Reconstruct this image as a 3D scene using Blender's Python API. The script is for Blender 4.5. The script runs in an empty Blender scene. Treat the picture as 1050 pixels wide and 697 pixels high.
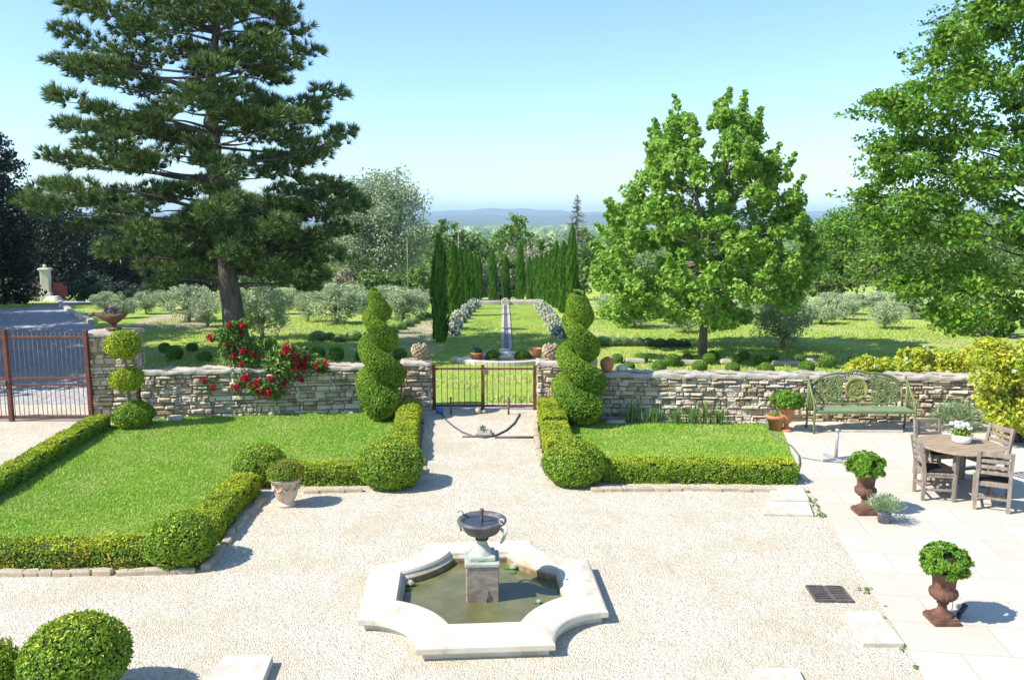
import bpy, math, random
import numpy as np
from mathutils import Vector, Matrix

R = math.radians
rng = np.random.default_rng(7)
random.seed(7)
scene = bpy.context.scene
col = scene.collection

# ------------------------------------------------------------------ camera
H, F = 4.2, 850.0
PITCH = math.atan(124.5 / F)
YAW = math.atan(8 * math.cos(PITCH) / F)
fw = np.array([math.sin(YAW) * math.cos(PITCH), math.cos(YAW) * math.cos(PITCH), -math.sin(PITCH)])
rt = np.array([math.cos(YAW), -math.sin(YAW), 0.0])
up = np.cross(rt, fw)
cam_d = bpy.data.cameras.new('camera')
cam = bpy.data.objects.new('camera', cam_d)
col.objects.link(cam)
cam.location = (0, 0, H)
cam.rotation_euler = (math.pi / 2 - PITCH, 0, -YAW)
cam_d.sensor_width = 36
cam_d.lens = F / 1050 * 36
cam_d.clip_end = 40000
cam_d.clip_start = 0.1
scene.camera = cam


def ray(px, py):
    return fw + rt * (px - 525) / F + up * (348.5 - py) / F


def terr(Y):
    """Height of the land at distance Y: level to the wall, then falling away into the plain."""
    Y = np.asarray(Y, float)
    a = -np.maximum(Y - 24, 0) ** 2 / 760
    z70 = -46 ** 2 / 760
    d = np.maximum(Y - 70, 0)
    b = z70 - 0.05 * d - 0.071 * 20 * (1 - np.exp(-d / 20))
    return np.maximum(np.where(Y < 70, a, b), -30.0)


def at(px, py, z=0.0):
    """Point of the level garden (or a level z above it) seen at a photo pixel."""
    d = ray(px, py)
    t = (z - H) / d[2]
    return d[0] * t, d[1] * t


def on(px, py):
    """Ground point seen at a photo pixel, on the falling land too."""
    d = ray(px, py)
    lo, hi = 1.0, 400.0
    g = lambda Y: H + d[2] * Y / d[1] - float(terr(Y))
    for _ in range(60):
        m = (lo + hi) / 2
        if g(m) > 0:
            lo = m
        else:
            hi = m
    return d[0] * lo / d[1], lo, float(terr(lo))


def at_depth(px, py, Y):
    d = ray(px, py)
    return d[0] * Y / d[1], H + d[2] * Y / d[1]


# ------------------------------------------------------------------ materials
def nt(name):
    m = bpy.data.materials.new(name)
    m.use_nodes = True
    t = m.node_tree
    t.nodes.clear()
    out = t.nodes.new('ShaderNodeOutputMaterial')
    return m, t, out


def N(t, typ, **kw):
    n = t.nodes.new('ShaderNode' + typ)
    for k, v in kw.items():
        if hasattr(n, k):
            setattr(n, k, v)
        else:
            n.inputs[k.replace('_', ' ')].default_value = v
    return n


def ramp(t, stops, src=None):
    n = t.nodes.new('ShaderNodeValToRGB')
    e = n.color_ramp.elements
    while len(e) < len(stops):
        e.new(0.5)
    for i, (p, c) in enumerate(stops):
        e[i].position = p
        e[i].color = (*c, 1) if len(c) == 3 else c
    if src is not None:
        t.links.new(src, n.inputs[0])
    return n


def mixc(t, a, b, f, mode='MIX'):
    n = t.nodes.new('ShaderNodeMix')
    n.data_type = 'RGBA'
    n.blend_type = mode
    for s, v in ((0, f), (6, a), (7, b)):
        if hasattr(v, 'links'):
            t.links.new(v, n.inputs[s])
        else:
            n.inputs[s].default_value = v if s == 0 else (*v, 1)
    return n.outputs[2]


def coords(t, scale=(1, 1, 1), rot=0, kind='Object'):
    tc = t.nodes.new('ShaderNodeTexCoord')
    mp = t.nodes.new('ShaderNodeMapping')
    mp.inputs['Scale'].default_value = scale
    mp.inputs['Rotation'].default_value = (0, 0, rot)
    t.links.new(tc.outputs[kind], mp.inputs[0])
    return mp.outputs[0]


def noise(t, vec, scale, detail=4, rough=0.55):
    n = t.nodes.new('ShaderNodeTexNoise')
    n.inputs['Scale'].default_value = scale
    n.inputs['Detail'].default_value = detail
    n.inputs['Roughness'].default_value = rough
    if vec is not None:
        t.links.new(vec, n.inputs['Vector'])
    return n.outputs['Fac']


def bump(t, h, strength, dist, prev=None):
    b = t.nodes.new('ShaderNodeBump')
    b.inputs['Strength'].default_value = strength
    b.inputs['Distance'].default_value = dist
    t.links.new(h, b.inputs['Height'])
    if prev is not None:
        t.links.new(prev, b.inputs['Normal'])
    return b.outputs[0]


def surf(t, out, colr, rough=0.8, spec=0.3, nrm=None, metal=0.0):
    p = t.nodes.new('ShaderNodeBsdfPrincipled')
    p.inputs['Roughness'].default_value = rough
    p.inputs['Specular IOR Level'].default_value = spec
    p.inputs['Metallic'].default_value = metal
    if hasattr(colr, 'links'):
        t.links.new(colr, p.inputs['Base Color'])
    else:
        p.inputs['Base Color'].default_value = (*colr, 1)
    if nrm is not None:
        t.links.new(nrm, p.inputs['Normal'])
    t.links.new(p.outputs[0], out.inputs['Surface'])
    return p


def leaf_mat(name, stops, trans=0.3, patch=None, rough=0.5):
    """Leaves: a colour of its own for every leaf, patches of younger growth, light passing through."""
    m, t, out = nt(name)
    g = t.nodes.new('ShaderNodeNewGeometry')
    c = ramp(t, stops, g.outputs['Random Per Island']).outputs[0]
    if patch:
        v = coords(t)
        f = ramp(t, [(0.42, (0, 0, 0)), (0.62, (1, 1, 1))], noise(t, v, patch[1], 3)).outputs[0]
        c = mixc(t, c, patch[0], f) if len(patch) < 3 else mixc(t, c, mixc(t, c, patch[0], patch[2]), f)
    p = t.nodes.new('ShaderNodeBsdfPrincipled')
    p.inputs['Roughness'].default_value = rough
    p.inputs['Specular IOR Level'].default_value = 0.35
    t.links.new(c, p.inputs['Base Color'])
    tr = t.nodes.new('ShaderNodeBsdfTranslucent')
    t.links.new(c, tr.inputs[0])
    mx = t.nodes.new('ShaderNodeMixShader')
    mx.inputs[0].default_value = trans
    t.links.new(p.outputs[0], mx.inputs[1])
    t.links.new(tr.outputs[0], mx.inputs[2])
    t.links.new(mx.outputs[0], out.inputs['Surface'])
    return m


def rough_mat(name, stops, scale=6, bscale=30, bstr=0.4, bdist=0.02, rough=0.85, spec=0.25, metal=0.0, island=0.0, stretch=(1, 1, 1)):
    """Weathered solid: blotchy colour and a bumpy skin."""
    m, t, out = nt(name)
    v = coords(t, stretch)
    f = noise(t, v, scale, 6, 0.6)
    if island:
        g = t.nodes.new('ShaderNodeNewGeometry')
        ma = t.nodes.new('ShaderNodeMix')
        ma.inputs[0].default_value = island
        t.links.new(f, ma.inputs[2])
        t.links.new(g.outputs['Random Per Island'], ma.inputs[3])
        f = ma.outputs[0]
    c = ramp(t, stops, f).outputs[0]
    n = bump(t, noise(t, v, bscale, 5, 0.65), bstr, bdist)
    surf(t, out, c, rough, spec, n, metal)
    return m


def gravel_mat(name, stops, tan, size=70.0):
    m, t, out = nt(name)
    v = coords(t)
    vo = t.nodes.new('ShaderNodeTexVoronoi')
    vo.inputs['Scale'].default_value = size
    t.links.new(v, vo.inputs['Vector'])
    sep = t.nodes.new('ShaderNodeSeparateColor')
    t.links.new(vo.outputs['Color'], sep.inputs[0])
    c = ramp(t, stops, sep.outputs[0]).outputs[0]
    f = ramp(t, [(0.45, (0, 0, 0)), (0.75, (1, 1, 1))], noise(t, v, 0.9, 7, 0.68)).outputs[0]
    fm = t.nodes.new('ShaderNodeMath')
    fm.operation = 'MULTIPLY'
    fm.inputs[1].default_value = 0.8
    t.links.new(f, fm.inputs[0])
    c = mixc(t, c, tan, fm.outputs[0])
    inv = t.nodes.new('ShaderNodeMath')
    inv.operation = 'SUBTRACT'
    inv.inputs[0].default_value = 0.6
    t.links.new(vo.outputs['Distance'], inv.inputs[1])
    n = bump(t, inv.outputs[0], 0.7, 0.016)
    n = bump(t, noise(t, v, 5, 4), 0.35, 0.05, n)
    surf(t, out, c, 0.9, 0.15, n)
    return m


M = {}
M['gravel'] = gravel_mat('pale gravel', [(0, (.30, .25, .18)), (.12, (.43, .375, .285)), (.4, (.54, .485, .375)), (.75, (.60, .55, .44)), (1, (.66, .62, .53))], (.44, .355, .225))
M['drive'] = gravel_mat('grey drive gravel', [(0, (.20, .19, .18)), (.4, (.36, .35, .34)), (1, (.50, .49, .47))], (.33, .30, .27), 20)


def paving_mat():
    m, t, out = nt('limestone paving')
    v = coords(t, (1, 1, 1), R(8.2))
    b = t.nodes.new('ShaderNodeTexBrick')
    b.inputs['Scale'].default_value = 1
    b.inputs['Brick Width'].default_value = 0.95
    b.inputs['Row Height'].default_value = 0.62
    b.inputs['Mortar Size'].default_value = 0.006
    b.inputs['Mortar Smooth'].default_value = 0.3
    b.inputs['Bias'].default_value = -0.1
    b.inputs['Color1'].default_value = (.495, .45, .37, 1)
    b.inputs['Color2'].default_value = (.55, .51, .43, 1)
    b.inputs['Mortar'].default_value = (.36, .315, .24, 1)
    t.links.new(v, b.inputs['Vector'])
    f = ramp(t, [(.48, (0, 0, 0)), (.8, (1, 1, 1))], noise(t, v, 1.6, 8, .7)).outputs[0]
    c = mixc(t, b.outputs['Color'], mixc(t, b.outputs['Color'], (.43, .365, .285), .6), f)
    sp = ramp(t, [(.66, (1, 1, 1)), (.72, (.72, .68, .62))], noise(t, v, 26, 3, .6)).outputs[0]
    c = mixc(t, c, sp, .5, 'MULTIPLY')
    n = bump(t, b.outputs['Fac'], -.5, .006)
    n = bump(t, noise(t, v, 20, 6, .7), .25, .01, n)
    surf(t, out, c, .75, .25, n)
    return m


M['paving'] = paving_mat()


def field_mat():
    m, t, out = nt('meadow grass')
    v = coords(t)
    a = ramp(t, [(.30, (.25, .39, .055)), (.5, (.37, .49, .09)), (.68, (.50, .54, .16))], noise(t, v, .22, 6, .62)).outputs[0]
    f2 = ramp(t, [(.52, (0, 0, 0)), (.68, (1, 1, 1))], noise(t, coords(t, (1, 1.5, 1)), .17, 6, .64)).outputs[0]
    a = mixc(t, a, (.52, .46, .26), f2)
    fine = ramp(t, [(.3, (.62, .62, .55)), (.7, (1.2, 1.2, 1.1))], noise(t, coords(t, (1, .55, 1)), 9, 4, .7)).outputs[0]
    a = mixc(t, a, fine, .8, 'MULTIPLY')
    n = bump(t, noise(t, v, 14, 5, .7), .8, .12)
    surf(t, out, a, .9, .1, n)
    return m


M['field'] = field_mat()


def blade_mat(name, lo, mid, hi, dry):
    m, t, out = nt(name)
    g = t.nodes.new('ShaderNodeNewGeometry')
    v = coords(t)
    c = ramp(t, [(0, lo), (.5, mid), (1, hi)], g.outputs['Random Per Island']).outputs[0]
    f = ramp(t, [(.40, (0, 0, 0)), (.72, (1, 1, 1))], noise(t, v, .8, 7, .68)).outputs[0]
    c = mixc(t, c, mixc(t, c, dry, .6), f)
    p = t.nodes.new('ShaderNodeBsdfPrincipled')
    p.inputs['Roughness'].default_value = .55
    p.inputs['Specular IOR Level'].default_value = .25
    t.links.new(c, p.inputs['Base Color'])
    tr = t.nodes.new('ShaderNodeBsdfTranslucent')
    t.links.new(c, tr.inputs[0])
    mx = t.nodes.new('ShaderNodeMixShader')
    mx.inputs[0].default_value = .3
    t.links.new(p.outputs[0], mx.inputs[1])
    t.links.new(tr.outputs[0], mx.inputs[2])
    t.links.new(mx.outputs[0], out.inputs['Surface'])
    return m


M['blade'] = blade_mat('lawn grass blades', (.17, .37, .03), (.28, .50, .05), (.41, .58, .09), (.56, .56, .20))
M['meadow_blade'] = blade_mat('meadow grass blades', (.24, .38, .05), (.38, .52, .085), (.52, .59, .15), (.62, .58, .28))
M['turf'] = rough_mat('turf soil', [(.3, (.14, .25, .02)), (.7, (.25, .34, .045))], 3, 60, .6, .02, .95, .1)
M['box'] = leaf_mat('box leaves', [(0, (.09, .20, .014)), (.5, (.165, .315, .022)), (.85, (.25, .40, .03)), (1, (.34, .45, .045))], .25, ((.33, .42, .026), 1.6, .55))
M['box_gold'] = leaf_mat('golden box leaves', [(0, (.27, .35, .016)), (.5, (.45, .52, .024)), (1, (.58, .59, .038))], .25, ((.20, .33, .022), 1.8, .6))  # yellower box leaf; also mixed in towards hedge and ball tops
M['box_amber'] = leaf_mat('sun scorched box leaves', [(0, (.12, .23, .016)), (.5, (.20, .33, .024)), (1, (.32, .40, .04))], .25, ((.55, .36, .04), 2.2, .7))
M['box_dark'] = leaf_mat('dark clipped box leaves', [(0, (.07, .17, .018)), (.6, (.13, .27, .028)), (1, (.22, .35, .04))], .2)
M['box_ruddy'] = leaf_mat('red tinged box leaves', [(0, (.20, .22, .02)), (.5, (.33, .26, .03)), (1, (.42, .20, .03))], .25)
M['foliage_core'] = rough_mat('inner box growth', [(.3, (.025, .038, .012)), (.7, (.05, .07, .016))], 12, 40, .5, .02)  # dark green inside the leaf shell, for contrast in its gaps
M['plane'] = leaf_mat('plane tree leaves', [(0, (.14, .31, .035)), (.5, (.27, .48, .06)), (.85, (.40, .58, .11)), (1, (.52, .63, .18))], .5)
M['elm'] = leaf_mat('elm leaves', [(0, (.06, .17, .014)), (.5, (.13, .29, .022)), (.88, (.23, .38, .032)), (1, (.32, .40, .055))], .40)
M['needle'] = leaf_mat('pine needles', [(0, (.045, .095, .030)), (.5, (.095, .175, .045)), (.85, (.21, .30, .075)), (1, (.36, .36, .15))], .12)
M['olive'] = leaf_mat('olive leaves', [(0, (.25, .34, .16)), (.5, (.40, .49, .27)), (1, (.57, .63, .42))], .2)
M['silver'] = leaf_mat('silver poplar leaves', [(0, (.20, .26, .14)), (.5, (.33, .40, .22)), (1, (.50, .54, .36))], .25)
M['cypress'] = leaf_mat('cypress scale leaves', [(0, (.045, .135, .014)), (.5, (.085, .22, .02)), (1, (.15, .29, .032))], .15)
M['shade_leaf'] = leaf_mat('shade darkened evergreen leaves', [(0, (.010, .017, .012)), (.6, (.018, .032, .016)), (1, (.035, .05, .025))], .08)  # near black: the trees' shaded side is put into the leaf colour
M['wood_leaf'] = leaf_mat('woodland leaves', [(0, (.08, .155, .03)), (.5, (.14, .235, .045)), (1, (.22, .31, .08))], .25)
M['bright_leaf'] = leaf_mat('fresh woodland leaves', [(0, (.10, .20, .03)), (.5, (.16, .28, .04)), (1, (.24, .34, .06))], .3)
M['grey_leaf'] = leaf_mat('pale budding twigs', [(0, (.24, .21, .15)), (.5, (.33, .31, .20)), (1, (.40, .40, .25))], .2)
M['blue_leaf'] = leaf_mat('bluish shrub leaves', [(0, (.025, .05, .04)), (.6, (.05, .085, .055)), (1, (.10, .14, .08))], .15)
M['gold_leaf'] = leaf_mat('golden shrub leaves', [(0, (.34, .42, .03)), (.45, (.56, .58, .04)), (.8, (.68, .62, .06)), (1, (.74, .66, .22))], .4, ((.25, .42, .04), 1.3, .6))
M['rose_leaf'] = leaf_mat('rose leaves', [(0, (.07, .16, .024)), (.6, (.14, .26, .04)), (1, (.26, .36, .07))], .25)
M['rose'] = leaf_mat('red rose petals', [(0, (.35, .008, .015)), (.6, (.55, .015, .03)), (1, (.68, .05, .07))], .2)
M['white_petal'] = leaf_mat('white petals', [(0, (.78, .76, .66)), (.6, (.84, .83, .77)), (1, (.88, .87, .84))], .45)
M['shrub_leaf'] = leaf_mat('shrub rose leaves', [(0, (.10, .18, .04)), (1, (.22, .30, .10))], .3)
M['lavender'] = leaf_mat('lavender leaves', [(0, (.14, .25, .07)), (.6, (.22, .35, .10)), (1, (.32, .43, .17))], .2)
M['lavender_bud'] = leaf_mat('lavender buds', [(0, (.13, .10, .12)), (.5, (.20, .17, .19)), (1, (.26, .26, .17))], .1)
M['glossy'] = leaf_mat('pittosporum leaves', [(0, (.07, .19, .015)), (.5, (.14, .31, .02)), (1, (.27, .42, .05))], .3, rough=.35)
M['herb'] = leaf_mat('grey green herb leaves', [(0, (.17, .27, .11)), (1, (.36, .46, .25))], .25)
M['strap'] = leaf_mat('strap leaves', [(0, (.09, .19, .04)), (1, (.20, .33, .09))], .3)
M['pine_bark'] = rough_mat('pine bark', [(.3, (.075, .060, .055)), (.55, (.17, .14, .13)), (.8, (.27, .22, .20))], 5, 14, 1.0, .06, .95, .1, stretch=(2, 2, .5))
M['bark'] = rough_mat('grey bark', [(.3, (.16, .135, .10)), (.7, (.34, .29, .23))], 8, 20, .8, .03, .95, .1, stretch=(2, 2, .5))
M['dark_bark'] = rough_mat('dark bark', [(.3, (.03, .025, .02)), (.7, (.08, .065, .05))], 8, 20, .8, .03, .95, .1, stretch=(2, 2, .5))
M['rubble'] = rough_mat('rubble stone', [(.20, (.28, .205, .125)), (.40, (.53, .42, .28)), (.60, (.67, .565, .415)), (.85, (.76, .68, .55))], 5, 16, 1.0, .06, .95, .1, island=.5)
M['mortar'] = rough_mat('dark earth mortar', [(.3, (.17, .125, .08)), (.7, (.30, .23, .155))], 9, 40, .8, .02, .95, .1)  # dark earth colour of the core behind the stones
M['coping'] = rough_mat('weathered mortar coping', [(.3, (.29, .25, .195)), (.5, (.44, .395, .325)), (.75, (.57, .53, .45))], 2.4, 30, .7, .03, .95, .1)
M['limestone'] = rough_mat('carved limestone', [(.25, (.44, .38, .28)), (.42, (.60, .555, .46)), (.7, (.70, .665, .585))], 2.2, 45, .25, .01, .75, .25)
M['slab'] = rough_mat('pale stone slab', [(.3, (.42, .37, .29)), (.5, (.52, .48, .40)), (.75, (.60, .56, .48))], 4, 40, .3, .01, .8, .2)
M['edging'] = rough_mat('field stone', [(.25, (.33, .25, .16)), (.5, (.52, .43, .30)), (.8, (.63, .56, .44))], 4, 25, .7, .03, .95, .1, island=.5)


def fountain_inner():
    """Rim limestone whose wetted foot is stained brown by algae up to a wavy line."""
    m, t, out = nt('fountain limestone')
    v = coords(t)
    base = ramp(t, [(.25, (.36, .30, .20)), (.38, (.50, .45, .35)), (.52, (.58, .535, .445)), (.75, (.64, .605, .53))], noise(t, v, 3.2, 8, .68)).outputs[0]
    sx = t.nodes.new('ShaderNodeSeparateXYZ')
    t.links.new(v, sx.inputs[0])
    ad = t.nodes.new('ShaderNodeMath')
    ad.operation = 'MULTIPLY_ADD'
    ad.inputs[1].default_value = -.16
    t.links.new(noise(t, v, 6, 5, .7), ad.inputs[0])
    t.links.new(sx.outputs[2], ad.inputs[2])
    f = ramp(t, [(.02, (1, 1, 1)), (.09, (0, 0, 0))], ad.outputs[0]).outputs[0]
    st = ramp(t, [(.35, (.17, .12, .055)), (.65, (.33, .25, .13))], noise(t, v, 12, 4)).outputs[0]
    c = mixc(t, base, st, f)
    surf(t, out, c, .75, .25, bump(t, noise(t, v, 45, 5, .65), .3, .01))
    return m


M['fountain'] = fountain_inner()
M['rim_face'] = rough_mat('rim face limestone', [(.28, (.36, .28, .17)), (.42, (.56, .50, .39)), (.7, (.66, .62, .53))], 3, 45, .3, .01, .8, .2)
M['pedestal'] = rough_mat('stained pedestal stone', [(.3, (.17, .125, .085)), (.5, (.30, .24, .18)), (.75, (.42, .36, .28))], 7, 40, .5, .01, .85, .2, stretch=(1, 1, 2.2))
M['verdigris'] = rough_mat('verdigris stone', [(.3, (.26, .28, .23)), (.6, (.42, .45, .37)), (.8, (.50, .50, .44))], 8, 40, .4, .01, .7, .3)
M['urn_iron'] = rough_mat('weathered fountain iron', [(.3, (.05, .048, .05)), (.55, (.115, .108, .105)), (.8, (.20, .19, .17))], 9, 50, .3, .006, .55, .4)
M['rust'] = rough_mat('rusty cast iron', [(.28, (.07, .036, .026)), (.5, (.14, .066, .044)), (.75, (.23, .125, .085))], 7, 60, .4, .006, .8, .25)
M['gate_rust'] = rough_mat('red oxide gate iron', [(.3, (.10, .038, .025)), (.6, (.18, .065, .042)), (.8, (.26, .11, .07))], 6, 50, .3, .006, .7, .3)
M['thin_iron'] = rough_mat('grey brown gate bars', [(.3, (.11, .075, .055)), (.7, (.21, .155, .12))], 6, 50, .3, .006, .7, .3)
M['terracotta'] = rough_mat('terracotta', [(.3, (.40, .155, .075)), (.6, (.52, .23, .12)), (.85, (.60, .36, .24))], 5, 40, .2, .006, .8, .2)
M['old_terracotta'] = rough_mat('lime bloomed terracotta', [(.3, (.46, .30, .19)), (.5, (.60, .46, .34)), (.75, (.68, .60, .50))], 5, 40, .3, .01, .85, .2)
M['finial'] = rough_mat('carved finial stone', [(.3, (.24, .15, .09)), (.5, (.40, .30, .20)), (.75, (.55, .46, .35))], 9, 40, .5, .02, .9, .15)
M['bench'] = rough_mat('green painted iron', [(.3, (.09, .125, .04)), (.55, (.145, .185, .06)), (.8, (.22, .25, .10))], 6, 60, .25, .004, .5, .4)
M['bench_seat'] = rough_mat('pale green bench slats', [(.3, (.15, .215, .115)), (.7, (.23, .30, .17))], 6, 60, .2, .004, .5, .4)
M['medal'] = rough_mat('olive gold bench medallion', [(.3, (.16, .17, .04)), (.7, (.26, .26, .07))], 8, 60, .3, .004, .5, .4)
M['teak'] = rough_mat('weathered teak', [(.3, (.18, .14, .105)), (.55, (.28, .23, .185)), (.8, (.39, .34, .285))], 4, 40, .35, .004, .75, .2, stretch=(6, 6, 1.2))
M['teak_top'] = rough_mat('tan teak', [(.3, (.23, .16, .10)), (.55, (.34, .255, .175)), (.8, (.43, .36, .28))], 3, 40, .3, .004, .65, .25, stretch=(1, 7, 1))
M['cushion'] = rough_mat('dark seat cushion', [(.3, (.015, .013, .015)), (.7, (.035, .03, .03))], 8, 90, .3, .004, .9, .1)
M['white_glaze'] = rough_mat('white ceramic', [(.3, (.74, .73, .70)), (.7, (.80, .79, .77))], 3, 30, .05, .002, .3, .5)
M['galv'] = rough_mat('galvanised steel', [(.3, (.36, .37, .38)), (.7, (.50, .51, .52))], 8, 60, .15, .003, .45, .5, metal=.5)
M['grate'] = rough_mat('iron grate', [(.3, (.07, .06, .055)), (.7, (.15, .125, .11))], 8, 60, .3, .004, .6, .4)
M['void'] = rough_mat('dark drain void', [(.3, (.010, .009, .008)), (.7, (.02, .018, .015))], 8, 30, .2, .01, .95, .1)  # near-black colour stands in for the shaded depth below the grate
M['rubber'] = rough_mat('black rubber', [(.3, (.02, .02, .02)), (.7, (.045, .045, .045))], 8, 30, .1, .002, .5, .4)
M['hose'] = rough_mat('grey green hose', [(.3, (.10, .12, .10)), (.7, (.16, .18, .15))], 8, 30, .1, .002, .5, .4)
M['greypot'] = rough_mat('grey plastic pot', [(.3, (.12, .12, .15)), (.7, (.19, .19, .23))], 5, 40, .1, .003, .55, .4)
M['soil'] = rough_mat('potting soil', [(.3, (.03, .022, .015)), (.7, (.07, .05, .035))], 20, 60, .8, .02, .95, .1)
M['dirt'] = rough_mat('pale dirt', [(.3, (.30, .25, .15)), (.7, (.46, .40, .27))], 1.5, 30, .5, .03, .95, .1)
M['bluecloth'] = rough_mat('blue plastic', [(.3, (.06, .16, .34)), (.7, (.12, .27, .5))], 5, 30, .2, .01, .6, .3)
M['brickred'] = rough_mat('red painted render', [(.3, (.17, .045, .035)), (.7, (.25, .08, .06))], 3, 40, .3, .01, .9, .1)
M['pale_wall'] = rough_mat('pale rendered wall', [(.3, (.48, .45, .37)), (.7, (.62, .59, .50))], 2, 40, .3, .01, .9, .1)
M['hill'] = rough_mat('forested hills', [(.35, (.035, .055, .03)), (.6, (.07, .09, .045)), (.75, (.16, .16, .11))], .004, .02, .5, 20, .95, .05)
M['channel_wall'] = rough_mat('grey channel stone', [(.3, (.22, .20, .17)), (.7, (.38, .35, .30))], 3, 30, .4, .01, .9, .15)  # plain grey stone colour


def water_mat(name, c, rough):
    m, t, out = nt(name)
    v = coords(t)
    f = noise(t, v, 4, 5, .6)
    cc = ramp(t, [(.35, c), (.7, tuple(min(1, x * 1.45) for x in c))], f).outputs[0]
    p = surf(t, out, cc, rough, .5, bump(t, noise(t, v, 7, 2, .4), .03, .02))
    p.inputs['IOR'].default_value = 1.33
    return m


M['water'] = water_mat('murky pool water', (.105, .105, .045), .04)
M['rill'] = rough_mat('dark rill bed', [(.3, (.07, .07, .065)), (.7, (.15, .145, .13))], 3, 30, .3, .01, .6, .3)
M['urn_water'] = water_mat('dark basin water', (.035, .04, .05), .04)


# ------------------------------------------------------------------ mesh building
class Geo:
    def __init__(s):
        s.V, s.Fs, s.n = [], [], 0

    def add(s, V, Fq, mat=0, smooth=False):
        V = np.asarray(V, float).reshape(-1, 3)
        Fq = np.asarray(Fq, int)
        if len(V) == 0 or len(Fq) == 0:
            return s
        s.V.append(V)
        s.Fs.append((Fq + s.n, mat, smooth))
        s.n += len(V)
        return s

    def build(s, name, mats, parent=None, loc=None, link=True):
        me = bpy.data.meshes.new(name)
        V = np.concatenate(s.V)
        me.vertices.add(len(V))
        me.vertices.foreach_set('co', V.astype(np.float32).ravel())
        li = np.concatenate([f.ravel() for f, _, _ in s.Fs])
        cnt = np.concatenate([np.full(len(f), f.shape[1]) for f, _, _ in s.Fs])
        st = np.concatenate([[0], np.cumsum(cnt)[:-1]])
        me.loops.add(len(li))
        me.loops.foreach_set('vertex_index', li.astype(np.int32))
        me.polygons.add(len(cnt))
        me.polygons.foreach_set('loop_start', st.astype(np.int32))
        mi = np.concatenate([np.full(len(f), m) for f, m, _ in s.Fs])
        sm = np.concatenate([np.full(len(f), k) for f, _, k in s.Fs])
        me.polygons.foreach_set('material_index', mi.astype(np.int32))
        me.polygons.foreach_set('use_smooth', sm.astype(bool))
        me.update(calc_edges=True)
        me.validate()
        for m in (mats if isinstance(mats, (list, tuple)) else [mats]):
            me.materials.append(m)
        o = bpy.data.objects.new(name, me)
        col.objects.link(o)
        if parent is not None:
            o.parent = parent
        if loc is not None:
            o.location = loc
        return o

    # shapes
    def box(s, c, size, rotz=0, mat=0, bevel=0.0, taper=1.0):
        x, y, z = (v / 2 for v in size)
        b = min(bevel, x * .9, y * .9, z * .9)
        if b <= 0:
            P = np.array([(-x, -y, -z), (x, -y, -z), (x, y, -z), (-x, y, -z), (-x * taper, -y * taper, z), (x * taper, -y * taper, z), (x * taper, y * taper, z), (-x * taper, y * taper, z)])
            Fq = [(0, 3, 2, 1), (4, 5, 6, 7), (0, 1, 5, 4), (1, 2, 6, 5), (2, 3, 7, 6), (3, 0, 4, 7)]
        else:
            def ringp(zz, ins, tp):
                xx, yy = x * tp - ins, y * tp - ins
                return [(-xx + b, -yy, zz), (xx - b, -yy, zz), (xx, -yy + b, zz), (xx, yy - b, zz), (xx - b, yy, zz), (-xx + b, yy, zz), (-xx, yy - b, zz), (-xx, -yy + b, zz)]
            rings = [ringp(-z, b * .7, 1), ringp(-z + b, 0, 1), ringp(z - b, 0, taper), ringp(z, b * .7, taper)]
            P = np.array(sum(rings, []))
            Fq = []
            for k in range(3):
                for i in range(8):
                    j = (i + 1) % 8
                    Fq.append((k * 8 + i, k * 8 + j, k * 8 + 8 + j, k * 8 + 8 + i))
            co, si = math.cos(rotz), math.sin(rotz)
            P = P @ np.array([[co, si, 0], [-si, co, 0], [0, 0, 1]]) + np.array(c)
            s.add(P, Fq, mat)
            base = s.n - 32
            s.Fs.append((np.array([[base + 7 - i for i in range(8)], [base + 24 + i for i in range(8)]]), mat, False))
            return s
        co, si = math.cos(rotz), math.sin(rotz)
        P = P @ np.array([[co, si, 0], [-si, co, 0], [0, 0, 1]]) + np.array(c)
        return s.add(P, Fq, mat)

    def beam(s, a, b, w, d=None, mat=0):
        """Square bar from a to b."""
        return s.tube([a, b], [w * .7071, w * .7071], 4, mat, False, d=d)

    def tube(s, pts, radii, n=6, mat=0, smooth=True, caps=True, d=None):
        pts = np.asarray(pts, float)
        if np.isscalar(radii):
            radii = [radii] * len(pts)
        T = np.gradient(pts, axis=0)
        T /= np.linalg.norm(T, axis=1)[:, None] + 1e-9
        ref = np.array([0, 0, 1.0]) if abs(T[0][2]) < .9 else np.array([0, 1.0, 0])
        rings = []
        for p, t, r in zip(pts, T, radii):
            u = np.cross(ref, t)
            if np.linalg.norm(u) < 1e-3:
                u = np.cross((1, 0, 0), t)
            u /= np.linalg.norm(u)
            w = np.cross(t, u)
            ref = w if abs(np.dot(w, t)) < .99 else ref
            a = np.arange(n) * 2 * math.pi / n + (math.pi / 4 if n == 4 else 0)
            k = 1.0 if d is None else d
            rings.append(p + r * (np.cos(a)[:, None] * u + k * np.sin(a)[:, None] * w))
        V = np.concatenate(rings)
        m = len(pts)
        i = np.arange(n)
        j = (i + 1) % n
        Fq = np.concatenate([np.stack([k * n + i, k * n + j, k * n + n + j, k * n + n + i], 1) for k in range(m - 1)])
        s.add(V, Fq, mat, smooth)
        if caps:
            b = s.n - len(V)
            s.Fs.append((np.array([[b + q for q in range(n)][::-1], [b + (m - 1) * n + q for q in range(n)]]), mat, False))
        return s

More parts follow.
